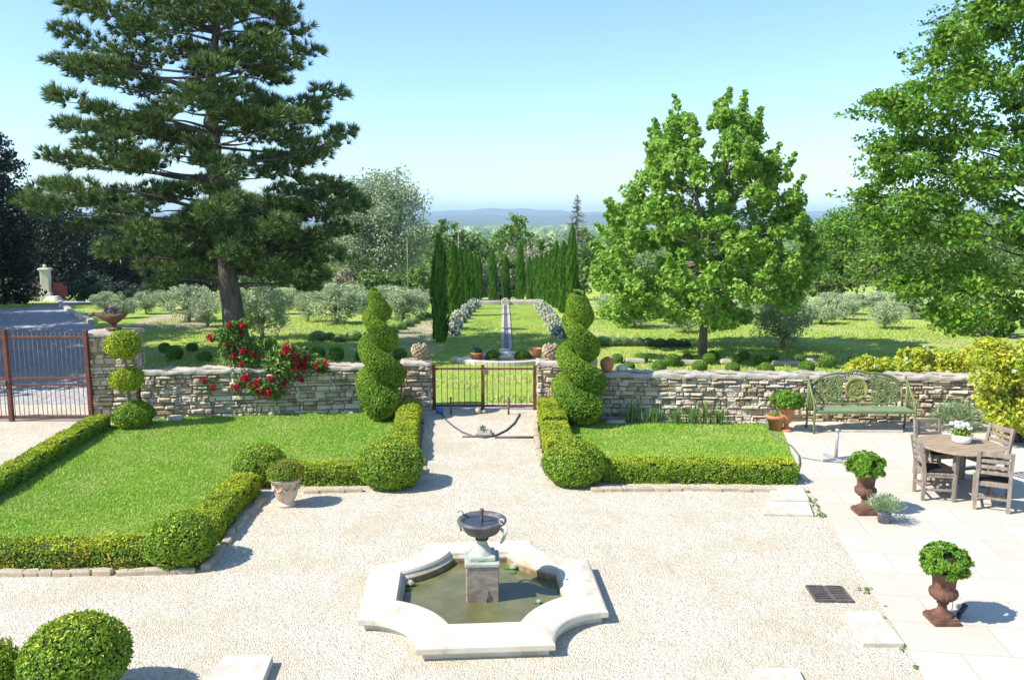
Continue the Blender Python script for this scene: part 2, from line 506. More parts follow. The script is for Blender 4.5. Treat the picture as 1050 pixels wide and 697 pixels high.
    def lathe(s, prof, n=24, c=(0, 0, 0), mat=0, lob=None, smooth=True):
        """Turned shape; lob = (count, depth, zmin, zmax) gives gadroons."""
        a = np.arange(n) * 2 * math.pi / n
        rings = []
        for r, z in prof:
            rr = np.full(n, max(r, 1e-4))
            if lob and lob[2] <= z <= lob[3]:
                rr = rr * (1 + lob[1] * np.abs(np.sin(a * lob[0] / 2)) - lob[1] * .5)
            rings.append(np.stack([rr * np.cos(a), rr * np.sin(a), np.full(n, z)], 1))
        V = np.concatenate(rings) + np.array(c)
        i = np.arange(n)
        j = (i + 1) % n
        Fq = np.concatenate([np.stack([k * n + i, k * n + j, k * n + n + j, k * n + n + i], 1) for k in range(len(prof) - 1)])
        return s.add(V, Fq, mat, smooth)

    def blob(s, c, r, nu=16, nv=10, amp=.08, freq=3.0, mat=0, smooth=True, squash=(1, 1, 1)):
        th = np.linspace(0.02, math.pi - .02, nv)
        ph = np.arange(nu) * 2 * math.pi / nu
        D = np.stack([np.outer(np.sin(th), np.cos(ph)), np.outer(np.sin(th), np.sin(ph)), np.outer(np.cos(th), np.ones(nu))], -1).reshape(-1, 3)
        V = D * r * (1 + amp * lump(D * freq + np.array(c) * 1.7))[:, None] * np.array(squash) + np.array(c)
        Fq = []
        for a in range(nv - 1):
            for b in range(nu):
                b2 = (b + 1) % nu
                Fq.append((a * nu + b, a * nu + nu + b, a * nu + nu + b2, a * nu + b2))
        return s.add(V, Fq, mat, smooth)

    def poly(s, pts, z, mat=0):
        P = [(x, y, z) for x, y in pts]
        return s.add(P, [list(range(len(P)))], mat)


def lump(P, seed=0):
    """Smooth pseudo noise in about -1..1."""
    x, y, z = P[:, 0], P[:, 1], P[:, 2]
    s = seed * 1.37
    return (np.sin(1.7 * x + 1.1 * y + s) + np.sin(1.3 * y - 1.9 * z + 2 + s) + np.sin(2.1 * z + .9 * x + 4 - s) + np.sin(1.1 * x - 2.3 * y + 1.7 * z + 1) + .6 * np.sin(3.7 * x + 2.9 * y - 3.1 * z)) / 3.4


def unit(A):
    return A / (np.linalg.norm(A, axis=1)[:, None] + 1e-9)


def sph(n, r=rng):
    return unit(r.normal(size=(n, 3)))


def leaves(g, P, Nrm, L, W, mat=0, fold=.15, along=None, spread=1.0):
    """Folded rhombic leaves at P facing Nrm; along = preferred leaf direction."""
    n = len(P)
    if n == 0:
        return
    Nn = unit(np.asarray(Nrm) + 1e-6)
    t = sph(n) * spread
    if along is not None:
        t = t + along
    t = unit(t - Nn * np.sum(t * Nn, 1)[:, None])
    b = np.cross(Nn, t)
    L = np.asarray(L) * rng.uniform(.7, 1.25, n)
    W = np.asarray(W) * rng.uniform(.7, 1.25, n)
    L, W = L[:, None], W[:, None]
    v0 = P - t * L * .5
    v1 = P + b * W * .5 + Nn * W * fold
    v2 = P + t * L * .5 - Nn * L * .06
    v3 = P - b * W * .5 + Nn * W * fold
    V = np.stack([v0, v1, v2, v3], 1).reshape(-1, 3)
    g.add(V, np.arange(4 * n).reshape(-1, 4), mat)


# ------------------------------------------------------------------ object bookkeeping
def tag(o, label=None, cat=None, group=None, kind=None):
    for k, v in (('label', label), ('category', cat), ('group', group), ('kind', kind)):
        if v:
            o[k] = v
    return o


def thing(name, loc, rz=0, scale=None, **kw):
    o = bpy.data.objects.new(name, None)
    col.objects.link(o)
    o.location = loc
    o.rotation_euler = (0, 0, rz)
    if scale is not None:
        o.scale = scale if hasattr(scale, '__len__') else (scale,) * 3
    return tag(o, **kw)


def copy_tree(o, parent=None):
    c = o.copy()
    col.objects.link(c)
    if parent is not None:
        c.parent = parent
    for ch in [x for x in KIDS.get(o.name, [])]:
        copy_tree(ch, c)
    return c


KIDS = {}


def kids(o):
    KIDS[o.name] = [c for c in bpy.data.objects if c.parent == o]
    for c in KIDS[o.name]:
        kids(c)
    return o


def struct(o):
    o['kind'] = 'structure'
    return o


ORD = ['first', 'second', 'third', 'fourth', 'fifth', 'sixth', 'seventh', 'eighth', 'ninth', 'tenth', 'eleventh', 'twelfth', 'thirteenth', 'fourteenth', 'fifteenth', 'sixteenth', 'seventeenth', 'eighteenth', 'nineteenth', 'twentieth']

HAZE = .00019
AIR, DUST, OZONE = 1.0, .25, 1.6
TINT = (.80, .935, 1.08)
SKY, SUN, EXPO = .13, 4.5, .9
# ================================================================== SETTING
def spaced(a, b, n):
    return list(np.geomspace(a, b, n))


ys = np.array(list(np.linspace(-14, 23, 6)) + list(np.linspace(24, 104, 41)) + spaced(112, 11000, 34))
xs_ = np.array(spaced(1.5, 9000, 26))
xs = np.concatenate([-xs_[::-1], [0], xs_])
XX, YY = np.meshgrid(xs, ys)
ZZ = terr(YY) - .002
V = np.stack([XX, YY, ZZ], -1).reshape(-1, 3)
nx = len(xs)
ii, jj = np.meshgrid(np.arange(len(ys) - 1), np.arange(nx - 1), indexing='ij')
q = (ii * nx + jj).ravel()
g = Geo().add(V, np.stack([q, q + 1, q + nx + 1, q + nx], 1), 0, True)
struct(g.build('ground', M['field']))


def strip(name, left, right, mat, dz, step=1.0):
    """A sheet lying on the land between two edge lines given as (x, Y) lists."""
    left, right = np.array(left, float), np.array(right, float)
    y0, y1 = max(left[0, 1], right[0, 1]), min(left[-1, 1], right[-1, 1])
    yy = np.arange(y0, y1 + step * .5, step)
    xl, xr = np.interp(yy, left[:, 1], left[:, 0]), np.interp(yy, right[:, 1], right[:, 0])
    k = 5
    P = np.stack([np.stack([xl + (xr - xl) * u, yy, terr(yy) + dz], 1) for u in np.linspace(0, 1, k)], 1).reshape(-1, 3)
    Fq = [(a * k + b, a * k + b + 1, a * k + k + b + 1, a * k + k + b) for a in range(len(yy) - 1) for b in range(k - 1)]
    return struct(Geo().add(P, Fq).build(name, mat))


# gravel yard
g = Geo().poly([(-26, -6), (16, -6), (16, 18.6), (-26, 18.6)], .004)
struct(g.build('gravel_yard', M['gravel']))
# drive beyond the iron gate
dr = [on(x, y)[:2] for x, y in ((97, 431), (100, 380), (100, 345), (95, 332), (78, 325), (63, 315), (55, 306))]
dr[0] = (dr[0][0], 18.605)
strip('drive', [(-26, 18.605), (-26, 62)], [(p[0], p[1]) for p in dr], M['drive'], .006)

# patio
pe = [at(949 + .654 * 150, 697 + 150 / 1.0), at(822, 489), at(800, 434)]
patio = [at(949, 697), at(822, 489), at(801, 436.5), (7.2, 17.5), (16, 17.2), (16, 3.5), (3.2, 3.5)]
x0, y0_ = at(822, 489)
x1, y1_ = at(949, 697)
k_ = (3.5 - y1_) / (y0_ - y1_)
patio[-1] = (x1 + (x0 - x1) * k_, 3.5)
struct(Geo().poly(patio[::-1], .010).build('patio', M['paving']))


# lawns
def inpoly(P, poly):
    x, y = P[:, 0], P[:, 1]
    c = np.zeros(len(P), bool)
    n = len(poly)
    for i in range(n):
        xa, ya = poly[i]
        xb, yb = poly[(i + 1) % n]
        m = ((ya > y) != (yb > y)) & (x < (xb - xa) * (y - ya) / (yb - ya + 1e-12) + xa)
        c ^= m
    return c


def lawn(poly, density, base_z=.012):
    poly = [tuple(p) for p in poly]
    struct(Geo().poly(poly, base_z).build('lawn', M['turf']))
    A = np.array(poly)
    lo, hi = A.min(0), A.max(0)
    n = int(density * np.prod(hi - lo))
    P = rng.uniform(lo, hi, (n, 2))
    P = P[inpoly(P, poly)]
    n = len(P)
    P3 = np.column_stack([P, np.full(n, base_z)])
    pn = lump(np.column_stack([P * 1.1, np.zeros(n)]))
    a = rng.uniform(0, 2 * math.pi, n)
    h = rng.uniform(.012, .034, n) * (1 + .35 * pn) * np.where(rng.random(n) < .03, 1.9, 1)
    w = rng.uniform(.006, .011, n)
    side = np.stack([np.cos(a), np.sin(a), np.zeros(n)], 1)
    lean = np.stack([np.cos(a + 1.57), np.sin(a + 1.57), np.zeros(n)], 1) * (h * rng.uniform(.1, 1.0, n))[:, None]
    tip = P3 + lean + np.column_stack([np.zeros((n, 2)), h])
    V = np.stack([P3 - side * w[:, None], P3 + side * w[:, None], tip], 1).reshape(-1, 3)
    o = Geo().add(V, np.arange(3 * n).reshape(-1, 3)).build('lawn_grass', M['blade'])
    return o


left_lawn = [at(-150, 582), at(200, 570), at(267, 497), at(405, 489), at(416, 470), at(420, 424), at(330, 421), at(165, 430), at(107, 437)]
o = lawn(left_lawn, 3600)
tag(o, 'short bright green grass of the large lawn before the rose bush', 'grass', kind='stuff')
right_lawn = [at(585, 487), at(822, 492), at(800, 436.5), at(700, 433), at(640, 432), at(578, 429), at(575, 440)]
o = lawn(right_lawn, 3600)
tag(o, 'short green grass of the small lawn beside the patio', 'grass', kind='stuff')

# mown avenue beyond the small gate, pale dirt by the lavender
strip('avenue_lawn', [(-1.95, 24), (-1.95, 60)], [(2.1, 24), (2.1, 60)], rough_mat('mown avenue grass', [(.3, (.17, .26, .035)), (.6, (.26, .34, .055)), (.8, (.36, .38, .11))], 1.6, 30, .5, .03, .95, .1), .006)
dl = [on(395, 352)[:2], on(432, 322)[:2]]
dr2 = [on(442, 352)[:2], on(446, 322)[:2]]
strip('dirt_path', dl, dr2, M['dirt'], .009)
dl = [on(20, 349)[:2], on(165, 322)[:2]]
dr2 = [on(205, 352)[:2], on(205, 322)[:2]]
strip('bare_earth', [on(120, 338)[:2], on(165, 322)[:2]], [on(222, 338)[:2], on(205, 322)[:2]], M['dirt'], .009)

n = 90000
Pm = np.column_stack([rng.uniform(-15, 17, n), 18.7 + 19 * rng.random(n) ** 1.3])
ok = (lump(np.column_stack([Pm * .6, np.zeros(n)])) > -.5) & ~((np.abs(Pm[:, 0] - .07) < .25) & (Pm[:, 1] > 25)) & ~((np.abs(Pm[:, 0]) < 1.9) & (Pm[:, 1] > 22.3) & (Pm[:, 1] < 26.5)) & (Pm[:, 0] > -.46 * Pm[:, 1])
Pm = Pm[ok]
n = len(Pm)
P3 = np.column_stack([Pm, terr(Pm[:, 1]) + .002])
aa = rng.uniform(0, 6.28, n)
hh_ = rng.uniform(.03, .085, n) * (1 + .5 * lump(P3 * .9, 2))
sd_ = np.stack([np.cos(aa), np.sin(aa), 0 * aa], 1) * rng.uniform(.010, .022, n)[:, None]
ln_ = np.stack([-np.sin(aa), np.cos(aa), 0 * aa], 1) * (hh_ * rng.uniform(.1, 1, n))[:, None]
V = np.stack([P3 - sd_, P3 + sd_, P3 + ln_ + np.column_stack([0 * aa, 0 * aa, hh_])], 1).reshape(-1, 3)
tag(Geo().add(V, np.arange(3 * n).reshape(-1, 3)).build('meadow_grass', M['meadow_blade']), 'rough yellow green grass tufts of the meadow beyond the garden walls', 'grass', kind='stuff')

# water channel with stone lips, running down the avenue to a cross basin
g = Geo()
for sx in (-1, 1):
    P = []
    yy = np.arange(26.2, 47.5, 1.0)
    for y in yy:
        z = float(terr(y))
        P += [(.07 + sx * .13 - .055, y, z + .01), (.07 + sx * .13 - .055, y, z + .05), (.07 + sx * .13 + .055, y, z + .05), (.07 + sx * .13 + .055, y, z + .01)]
    Fq = [(a * 4 + b, a * 4 + b + 1, a * 4 + 4 + b + 1, a * 4 + 4 + b) for a in range(len(yy) - 1) for b in range(3)]
    g.add(P, Fq)
struct(g.build('channel_kerb', M['coping']))
strip('channel_bed', [(-.005, 26.2), (-.005, 47.6)], [(.145, 26.2), (.145, 47.6)], M['rill'], .014)
cy = 47.6
cz = float(terr(cy))
t = thing('cross_basin', (.07, cy, cz), label='pale stone cross basin at the far end of the water channel', cat='basin')
g = Geo()
for cx_, w_ in ((-1.15, 1.7), (1.15, 1.7)):
    g.box((cx_, 0, .09), (w_, .28, .30), bevel=.03)
    g.box((cx_, .95, .07), (w_, .28, .30), bevel=.03)
g.box((-2.0, .47, .08), (.28, 1.2, .31), bevel=.03)
g.box((2.0, .47, .08), (.28, 1.2, .31), bevel=.03)
g.build('basin_rim', M['coping'], t)
Geo().box((0, .47, .0), (3.8, .8, .12)).build('basin_water', M['rill'], t)
g = Geo().box((0, -.05, .14), (.5, .4, .36), bevel=.05).box((0, -.05, .36), (.26, .26, .09), bevel=.03)
g.build('spout_block', M['coping'], t)

# half round pool beyond the gate: a curved stone lip round a little water
px0, py0 = on(518, 372)[:2]
t = thing('curved_pool', (px0, py0, 0), label='half round pool with a curved pale stone lip beyond the small gate', cat='pool')
g = Geo()
cen, rad_ = np.array([0, 1.0]), 1.75
ang = np.linspace(R(206), R(334), 28)
prof = [(-.09, .0), (-.09, .11), (-.07, .13), (.07, .13), (.09, .11), (.09, .0)]
P = [(cen[0] + (rad_ + a) * math.cos(u) * .95, cen[1] + (rad_ + a) * math.sin(u) * .85, z) for u in ang for a, z in prof]
g.add(P, [(i * 6 + k, i * 6 + k + 1, i * 6 + 7 + k, i * 6 + 6 + k) for i in range(len(ang) - 1) for k in range(5)])
g.build('pool_lip', M['slab'], t)
P = [(cen[0] + (rad_ - .14) * math.cos(u) * .95, cen[1] + (rad_ - .14) * math.sin(u) * .85, .10) for u in ang]
Geo().add(P, [list(range(len(P)))]).build('pool_water', M['water'], t)
g = Geo()
P = [(-.95, .55, .17), (-.25, .2, .17), (.25, .2, .17), (.95, .55, .17), (.32, 1.15, .12), (-.32, 1.15, .12)]
Pb = [(a, b, 0) for a, b, c in P]
g.add(P + Pb, [[0, 1, 2, 3, 4, 5]]).add(P + Pb, [[i, (i + 1) % 6, (i + 1) % 6 + 6, i + 6] for i in range(6)])
g.box((0, .52, .20), (.5, .3, .10), bevel=.03).box((0, .75, .20), (.34, .3, .16), bevel=.03)
g.build('splash_stone', M['slab'], t)

# hills on the horizon
g = Geo()
for (Yh, seed, amp, pts) in ((7600, 1, 1, [(-400, 220), (200, 219), (380, 217), (440, 216), (470, 215.5), (488, 214.5), (520, 213.5), (545, 215), (560, 215), (585, 217), (620, 218), (700, 219), (830, 217), (900, 215), (1100, 217), (1500, 219)]),
                             (5600, 2, 1, [(-400, 223), (350, 222), (440, 221), (500, 220.5), (560, 221), (640, 220), (840, 221), (1000, 220), (1500, 222)])):
    pxs = np.linspace(-400, 1500, 190)
    pys = np.interp(pxs, [p[0] for p in pts], [p[1] for p in pts]) + .5 * lump(np.stack([pxs * .05, pxs * .013, pxs * 0 + seed], 1))
    tops = [at_depth(a, b, Yh) for a, b in zip(pxs, pys)]
    rows = []
    for fz, dy in ((0, -1500), (.35, -700), (.75, -250), (1, 0), (.7, 500), (0, 1200)):
        for k, (x, z) in enumerate(tops):
            yy = Yh + dy + 260 * math.sin(k * .9 + seed) * (1 - fz)
            rows.append((x * yy / Yh, yy, -31 + (z + 31) * fz * (1 + .05 * math.sin(k * 1.7 + dy))))
    n = len(tops)
    g.add(rows, [(a * n + b, a * n + b + 1, a * n + n + b + 1, a * n + n + b) for a in range(5) for b in range(n - 1)], 0, True)
struct(g.build('hills', M['hill']))

# far off wood on the plain: one mass
n = 3600
Yw = np.exp(rng.uniform(math.log(150), math.log(4200), n))
Xw = rng.uniform(-.75, .8, n) * Yw
rw = rng.uniform(4, 9, n) * (1 + Yw / 2600)
zw = terr(Yw)
per = 90
D = sph(n * per)
c = np.repeat(np.stack([Xw, Yw, zw + rw * .55], 1), per, 0)
rr = np.repeat(rw, per)
P = c + D * rr[:, None] * np.array([1, 1, .62]) * rng.uniform(.75, 1, (n * per, 1))
P[:, 2] = np.maximum(P[:, 2], np.repeat(zw, per) + .3)
g = Geo()
leaves(g, P, D + rng.normal(size=P.shape) * .5, np.repeat(np.clip(Yw * .006, .9, 3.2), per), np.repeat(np.clip(Yw * .0045, .7, 2.6), per))
tag(g.build('woodland', M['wood_leaf']), 'far off woodland filling the plain below the blue hills', 'woodland', kind='stuff')


# ================================================================== STONE WALLS
def rubble_wall(name, p0, p1, h, th, cap=True, cap_h=.10, rough_top=.02, **kw):
    """Drystone wall from p0 to p1 (its front foot), th deep behind it."""
    p0, p1 = np.array(p0), np.array(p1)
    L = np.linalg.norm(p1 - p0)
    rz = math.atan2(p1[1] - p0[1], p1[0] - p0[0])
    t = thing(name, (p0[0], p0[1], 0), rz, **kw)
    g = Geo()
    g.box((L / 2, th / 2, h / 2), (L - .06, th - .08, h - .01), mat=1)
    hh = h - (cap_h if cap else 0)

    def face(along, out, org, length):
        z = 0.0
        while z < hh - .02:
            rh = min(random.choice((.05, .065, .08, .10, .12)), hh - z)
            x = random.uniform(-.1, 0)
            while x < length:
                w = random.choice((.07, .11, .14, .18, .24, .32)) * random.uniform(.8, 1.25)
                a, b = max(x, 0) + .008, min(x + w, length) - .008
                if b - a > .035:
                    d = random.uniform(.005, .07)
                    j = lambda s=.012: random.uniform(-s, s)
                    tl = random.uniform(-.35, .35) * rh
                    za, zb = z + .006 + j(.010), z + rh * random.uniform(.82, 1.12) - .006
                    ins = min(.038, (b - a) * .26, rh * .36)
                    bk = [(a + j(), za + j(.008)), (b + j(), za + j(.008)), (b + j(), zb + j() + tl * .3), (a + j(), zb + j() - tl * .3)]
                    fr = [(a + ins + j(), za + ins * .5 + abs(j(.008))), (b - ins + j(), za + ins * .5 + abs(j(.008))), (b - ins + j(.02), zb - ins * .6 - abs(j(.01))), (a + ins + j(.02), zb - ins * .6 - abs(j(.01)))]
                    mid = [((p[0] * 1.0 + q[0]) / 2 * 1, (p[1] + q[1]) / 2) for p, q in zip(bk, [(a, za), (b, za), (b, zb), (a, zb)])]
                    pts = []
                    for (u, v) in bk:
                        pts.append(org + along * u - out * .03 + np.array([0, 0, v]))
                    for (u, v) in mid:
                        pts.append(org + along * u + out * d * .55 + np.array([0, 0, v]))
                    for (u, v) in fr:
                        pts.append(org + along * u + out * (d + j(.012)) + np.array([0, 0, v]))
                    fs = []
                    for k in (0, 4):
                        for i in range(4):
                            i2 = (i + 1) % 4
                            fs.append((k + i, k + i2, k + 4 + i2, k + 4 + i))
                    fs.append((8, 9, 10, 11))
                    g.add(pts, fs, 0)
                x += w
            z += rh
    ex, ey = np.array([1., 0, 0]), np.array([0, 1., 0])
    face(ex, -ey, np.array([0, .03, 0]), L)
    face(ex, ey, np.array([0, th - .03, 0]), L)
    face(ey, -ex, np.array([.03, 0.05, 0]), th - .1)
    face(ey, ex, np.array([L - .03, 0.05, 0]), th - .1)
    g.build('stonework', [M['rubble'], M['mortar']], t)
    if cap:
        nu, nv = max(int(L / .08), 6), 8
        g = Geo()
        P = []
        prof = [(-.02, 0), (-.035, .55), (.02, .95), (.18, 1.0), (.5, 1.08), (.82, 1.0), (.98, .9), (1.03, .5), (1.02, 0)]
        for i in range(nu + 1):
            x = L * i / nu
            for (v, k) in prof:
                e = rough_top * (math.sin(x * 7 + v * 5) + math.sin(x * 17.3 + v * 11) * .7 + random.uniform(-.5, .5))
                P.append((x - .02 + .04 * i / nu, v * th + e * .7, hh + cap_h * k + (e if k > .4 else 0)))
        m = len(prof)
        Fq = [(a * m + b, a * m + m + b, a * m + m + b + 1, a * m + b + 1) for a in range(nu) for b in range(m - 1)]
        g.add(P, Fq, 0, True)
        g.Fs.append((np.array([list(range(m)), list(range(nu * m, nu * m + m))[::-1]]), 0, False))
        g.build('coping', M['coping'], t)
    return t


wl0, wl1 = at(146, 430), at(412, 421.5)
rubble_wall('garden_wall', wl0, wl1, 1.04, .42, label='drystone wall with grey coping behind the red rose bush', cat='wall')
wr0, wr1 = at(584, 429.5), at(1010, 434.5)
rubble_wall('garden_wall', wr0, wr1, 1.0, .42, label='drystone wall with grey coping behind the green bench', cat='wall')
wr2 = (wr1[0] + 3.5, wr1[1] - .12)
pil0, pil1 = at(93, 431.5), at(141, 430)
rubble_wall('gate_pillar', pil0, pil1, 1.86, .8, cap_h=.09, rough_top=.008, label='tall square stone pillar beside the red iron drive gate', cat='pillar')
gp0, gp1 = at(412.5, 421.5), at(442, 421)
rubble_wall('gate_pillar', gp0, gp1, 1.10, .6, cap_h=.10, label='low stone gate pillar at the end of the rose bush wall', cat='pillar')
gq0, gq1 = at(550, 421), at(583, 421.5)
rubble_wall('gate_pillar', gq0, gq1, 1.10, .6, cap_h=.10, label='low stone gate pillar behind the hedge, at the end of the bench wall', cat='pillar')

# ================================================================== CLIPPED BOX
def hedge_geo(g, pts, w, h, dens, L=.036, W=.024, mat=0, core=1, lumps=.028, lf=7.0, ends=(True, True)):
    pts = np.array(pts, float)
    seg = np.linalg.norm(np.diff(pts, axis=0), axis=1)
    tot = seg.sum()
    cum = np.concatenate([[0], np.cumsum(seg)])

    def frame(s):
        x = np.interp(s, cum, pts[:, 0])
        y = np.interp(s, cum, pts[:, 1])
        e = .05
        dx = np.interp(np.minimum(s + e, tot), cum, pts[:, 0]) - np.interp(np.maximum(s - e, 0), cum, pts[:, 0])
        dy = np.interp(np.minimum(s + e, tot), cum, pts[:, 1]) - np.interp(np.maximum(s - e, 0), cum, pts[:, 1])
        l = np.hypot(dx, dy) + 1e-9
        return x, y, dx / l, dy / l
    per = 2 * h + w
    n = int(dens * tot * per)
    s = rng.uniform(0, tot, n)
    d = rng.uniform(0, per, n)
    v = np.where(d < h, -w / 2, np.where(d < h + w, d - h - w / 2, w / 2))
    z = np.where(d < h, d, np.where(d < h + w, h, per - d))
    nv = np.where(d < h, -1., np.where(d < h + w, 0, 1.))
    nz = np.where((d >= h) & (d < h + w), 1., 0)
    ns = np.zeros(n)
    m = int(dens * w * h)
    for e, on_ in ((0, ends[0]), (1, ends[1])):
        if on_:
            s = np.concatenate([s, np.full(m, tot * e)])
            v = np.concatenate([v, rng.uniform(-w / 2, w / 2, m)])
            z = np.concatenate([z, rng.uniform(0, h, m)])
            nv = np.concatenate([nv, np.zeros(m)])
            nz = np.concatenate([nz, np.zeros(m)])
            ns = np.concatenate([ns, np.full(m, 2. * e - 1)])
    a, b = np.abs(v) / (w / 2), np.maximum(z - h * .45, 0) / (h * .55)
    k = 1 / np.maximum((a ** 5 + b ** 5) ** .2, .8)
    k = np.minimum(k, 1.02)
    v = v * k
    z = np.where(z > h * .45, h * .45 + (z - h * .45) * k, z)
    x, y, tx, ty = frame(s)
    nrm = np.stack([-ty * nv + tx * ns, tx * nv + ty * ns, nz], 1)
    P = np.stack([x - ty * v, y + tx * v, z], 1)
    disp = lumps * lump(P * lf) + lumps * .5 * lump(P * lf * 2.3, 3) + rng.normal(0, .010, len(P))
    P = P + nrm * disp[:, None]
    P[:, 2] = np.maximum(P[:, 2], .015)
    top_leaf = (nz > .5) & (rng.random(len(P)) < .85) | (z > h * .8) & (rng.random(len(P)) < .3)  # second leaf material, mostly on the top face
    for sel, mm in ((~top_leaf, mat), (top_leaf, 2)):
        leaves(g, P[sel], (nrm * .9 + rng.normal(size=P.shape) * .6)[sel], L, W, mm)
    # solid darker core inside the leaves
    ns_ = max(int(tot / .12), 4)
    ss = np.linspace(.04, tot - .04, ns_)
    x, y, tx, ty = frame(ss)
    prof = [(-.5, 0), (-.5, .6), (-.42, .9), (-.2, 1), (.2, 1), (.42, .9), (.5, .6), (.5, 0)]
    V = np.stack([np.stack([x - ty * a * w * .88, y + tx * a * w * .88, np.full(ns_, max(b * h * .92, .0))], 1) for a, b in prof], 1).reshape(-1, 3)
    m = len(prof)
    V[:, 2] += (V[:, 2] > .05) * .02 * lump(V * 6)
    g.add(V, [(a * m + b, a * m + b + 1, a * m + m + b + 1, a * m + m + b) for a in range(ns_ - 1) for b in range(m - 1)], core, True)
    g.Fs.append((np.array([[g.n - len(V) + i for i in range(m)], [g.n - m + i for i in range(m)][::-1]]), core, False))


def hedge(label, pts, w, h, mat='box', dens=4200, **kw):
    pts = np.array(pts)
    o0 = pts[0]
    g = Geo()
    hedge_geo(g, pts - o0, w, h, dens, **kw)
    o = g.build('box_hedge', [M[mat], M['foliage_core'], M['box_gold']], loc=(o0[0], o0[1], .0))
    return tag(o, label, 'hedge')


TOP_SHARE = .45  # share of second-material leaves, rising towards a ball's top


def ball_geo(g, c, r, dens, L=.036, W=.024, squash=.92, lumps=.03, mat=0, core=1, flat=True, r0=.9):
    n = int(4 * math.pi * r * r * dens)
    D = sph(n)
    P = D * r * np.array([1, 1, squash])
    disp = lumps * lump(P * 7 / max(r, .25) * .4) + lumps * .6 * lump(P * 16, 2) + rng.normal(0, .012, n)
    P = P + D * disp[:, None] + np.array(c)
    if flat:
        P = P[P[:, 2] > .01]
        D = (P - np.array(c)) / r
    keep = rng.random(len(P)) > .55 * np.clip(lump(P * 3.1 / max(r, .2) * .5, 5) - .35, 0, 1)
    P, D = P[keep], D[keep]
    top_leaf = rng.random(len(P)) < np.clip(D[:, 2], 0, 1) * TOP_SHARE
    for sel, mm in ((~top_leaf, mat), (top_leaf, 2)):
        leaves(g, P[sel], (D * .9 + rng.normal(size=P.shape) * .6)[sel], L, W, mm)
    g.blob(c, r * r0, 18, 12, .03, 3, core, True, (1, 1, squash))


def box_ball(label, x, y, r, mat='box', dens=4200, group=None, z=0.0, squash=.92, name='box_ball', **kw):
    g = Geo()
    ball_geo(g, (0, 0, r * squash * .86), r, dens, squash=squash, **kw)
    o = g.build(name, [M[mat], M['foliage_core'], M['box_gold']], loc=(x, y, z))
    return tag(o, label, 'box ball', group)


# round the large lawn
hedge('low amber tipped box hedge along the gravel at the near edge of the large lawn', [at(-140, 578), at(-40, 577), at(60, 577), at(158, 575)], .40, .27, 'box_amber', lumps=.045, lf=5)
bx, by = at(188, 576)
box_ball('clipped box ball at the near corner of the large lawn', bx, by, .41, squash=.80)
hedge('yellow green box hedge beside the terracotta planter, running toward the near corner ball', [at(208, 557), at(228, 530), at(254, 506)], .42, .33, 'box_gold')
bx, by = at(268, 495)
box_ball('clipped box ball half hidden behind the terracotta planter', bx, by, .39, squash=.85)
hedge('short low box hedge between the terracotta planter and a large ball', [at(300, 494), at(374, 494)], .42, .31, 'box')
bx, by = at(402, 497)
box_ball('large clipped box ball at the path corner of the large lawn', bx, by, .50, squash=.79)
hedge('yellow green box hedge along the gravel path, on the spiral side nearer the roses', [at(414, 474), at(416, 450), at(421, 428)], .44, .36, 'box_gold')
hedge('long dark sided box hedge between the large lawn and the drive gravel', [at(-120, 571), at(0, 503), at(60, 465), at(103, 439)], .42, .28, 'box')
# round the small lawn
hedge('box hedge with a gap in its top along the path side of the small lawn', [at(575, 472), at(569, 450)], .50, .36, 'box_gold', ends=(True, True))
hedge('short box hedge against the gate pillar, continuing the path side of the small lawn', [at(568.5, 447), at(564, 426)], .50, .40, 'box_gold')
bx, by = at(589, 494)
box_ball('large clipped box ball at the path corner of the small lawn', bx, by, .49, squash=.73)
hedge('thick box hedge along the near side of the small lawn', [at(618, 491), at(720, 491.5), at(812, 492.5)], .48, .33, 'box')

# rough stones edging the beds
est = []
for k in range(5):
    a = rng.uniform(.85, 1.15, 8)
    g = Geo()
    pr = [(-.5, -.5), (0, -.54), (.5, -.5), (.52, 0), (.5, .5), (0, .53), (-.5, .5), (-.53, 0)]
    lower = [(x * a[i], y * a[i], -.3) for i, (x, y) in enumerate(pr)]
    mid = [(x * a[i] * .97, y * a[i] * .96, .36 + rng.uniform(-.08, .08)) for i, (x, y) in enumerate(pr)]
    top = [(x * a[i] * .78, y * a[i] * .74, .5 + rng.uniform(-.1, .1)) for i, (x, y) in enumerate(pr)]
    g.add(lower + mid + top, [(r * 8 + i, r * 8 + (i + 1) % 8, r * 8 + 8 + (i + 1) % 8, r * 8 + 8 + i) for r in (0, 1) for i in range(8)])
    g.Fs.append((np.array([[16 + i for i in range(8)]]), 0, False))
    o = g.build('edging_stone', M['edging'])
    est.append(o)
first = [True] * 5


def edging(label, p, size=(.12, .32), depth=.11, hgt=.075):
    p = np.array(p)
    for a, b in zip(p[:-1], p[1:]):
        L = np.linalg.norm(b - a)
        d = (b - a) / L
        s = 0
        while s < L - .08:
            w = min(random.uniform(*size), L - s)
            k = random.randrange(5)
            if first[k]:
                o = est[k]
                first[k] = False
            else:
                o = est[k].copy()
                col.objects.link(o)
            c = a + d * (s + w / 2)
            o.location = (c[0] + random.uniform(-.015, .015), c[1] + random.uniform(-.015, .015), hgt * .3)
            o.rotation_euler = (random.uniform(-.05, .05), random.uniform(-.05, .05), math.atan2(d[1], d[0]) + random.uniform(-.08, .08))
            o.scale = (w * .97, depth * random.uniform(.8, 1.15), hgt * random.uniform(.8, 1.3))
            tag(o, label, 'edging stone', label_group)
            s += w


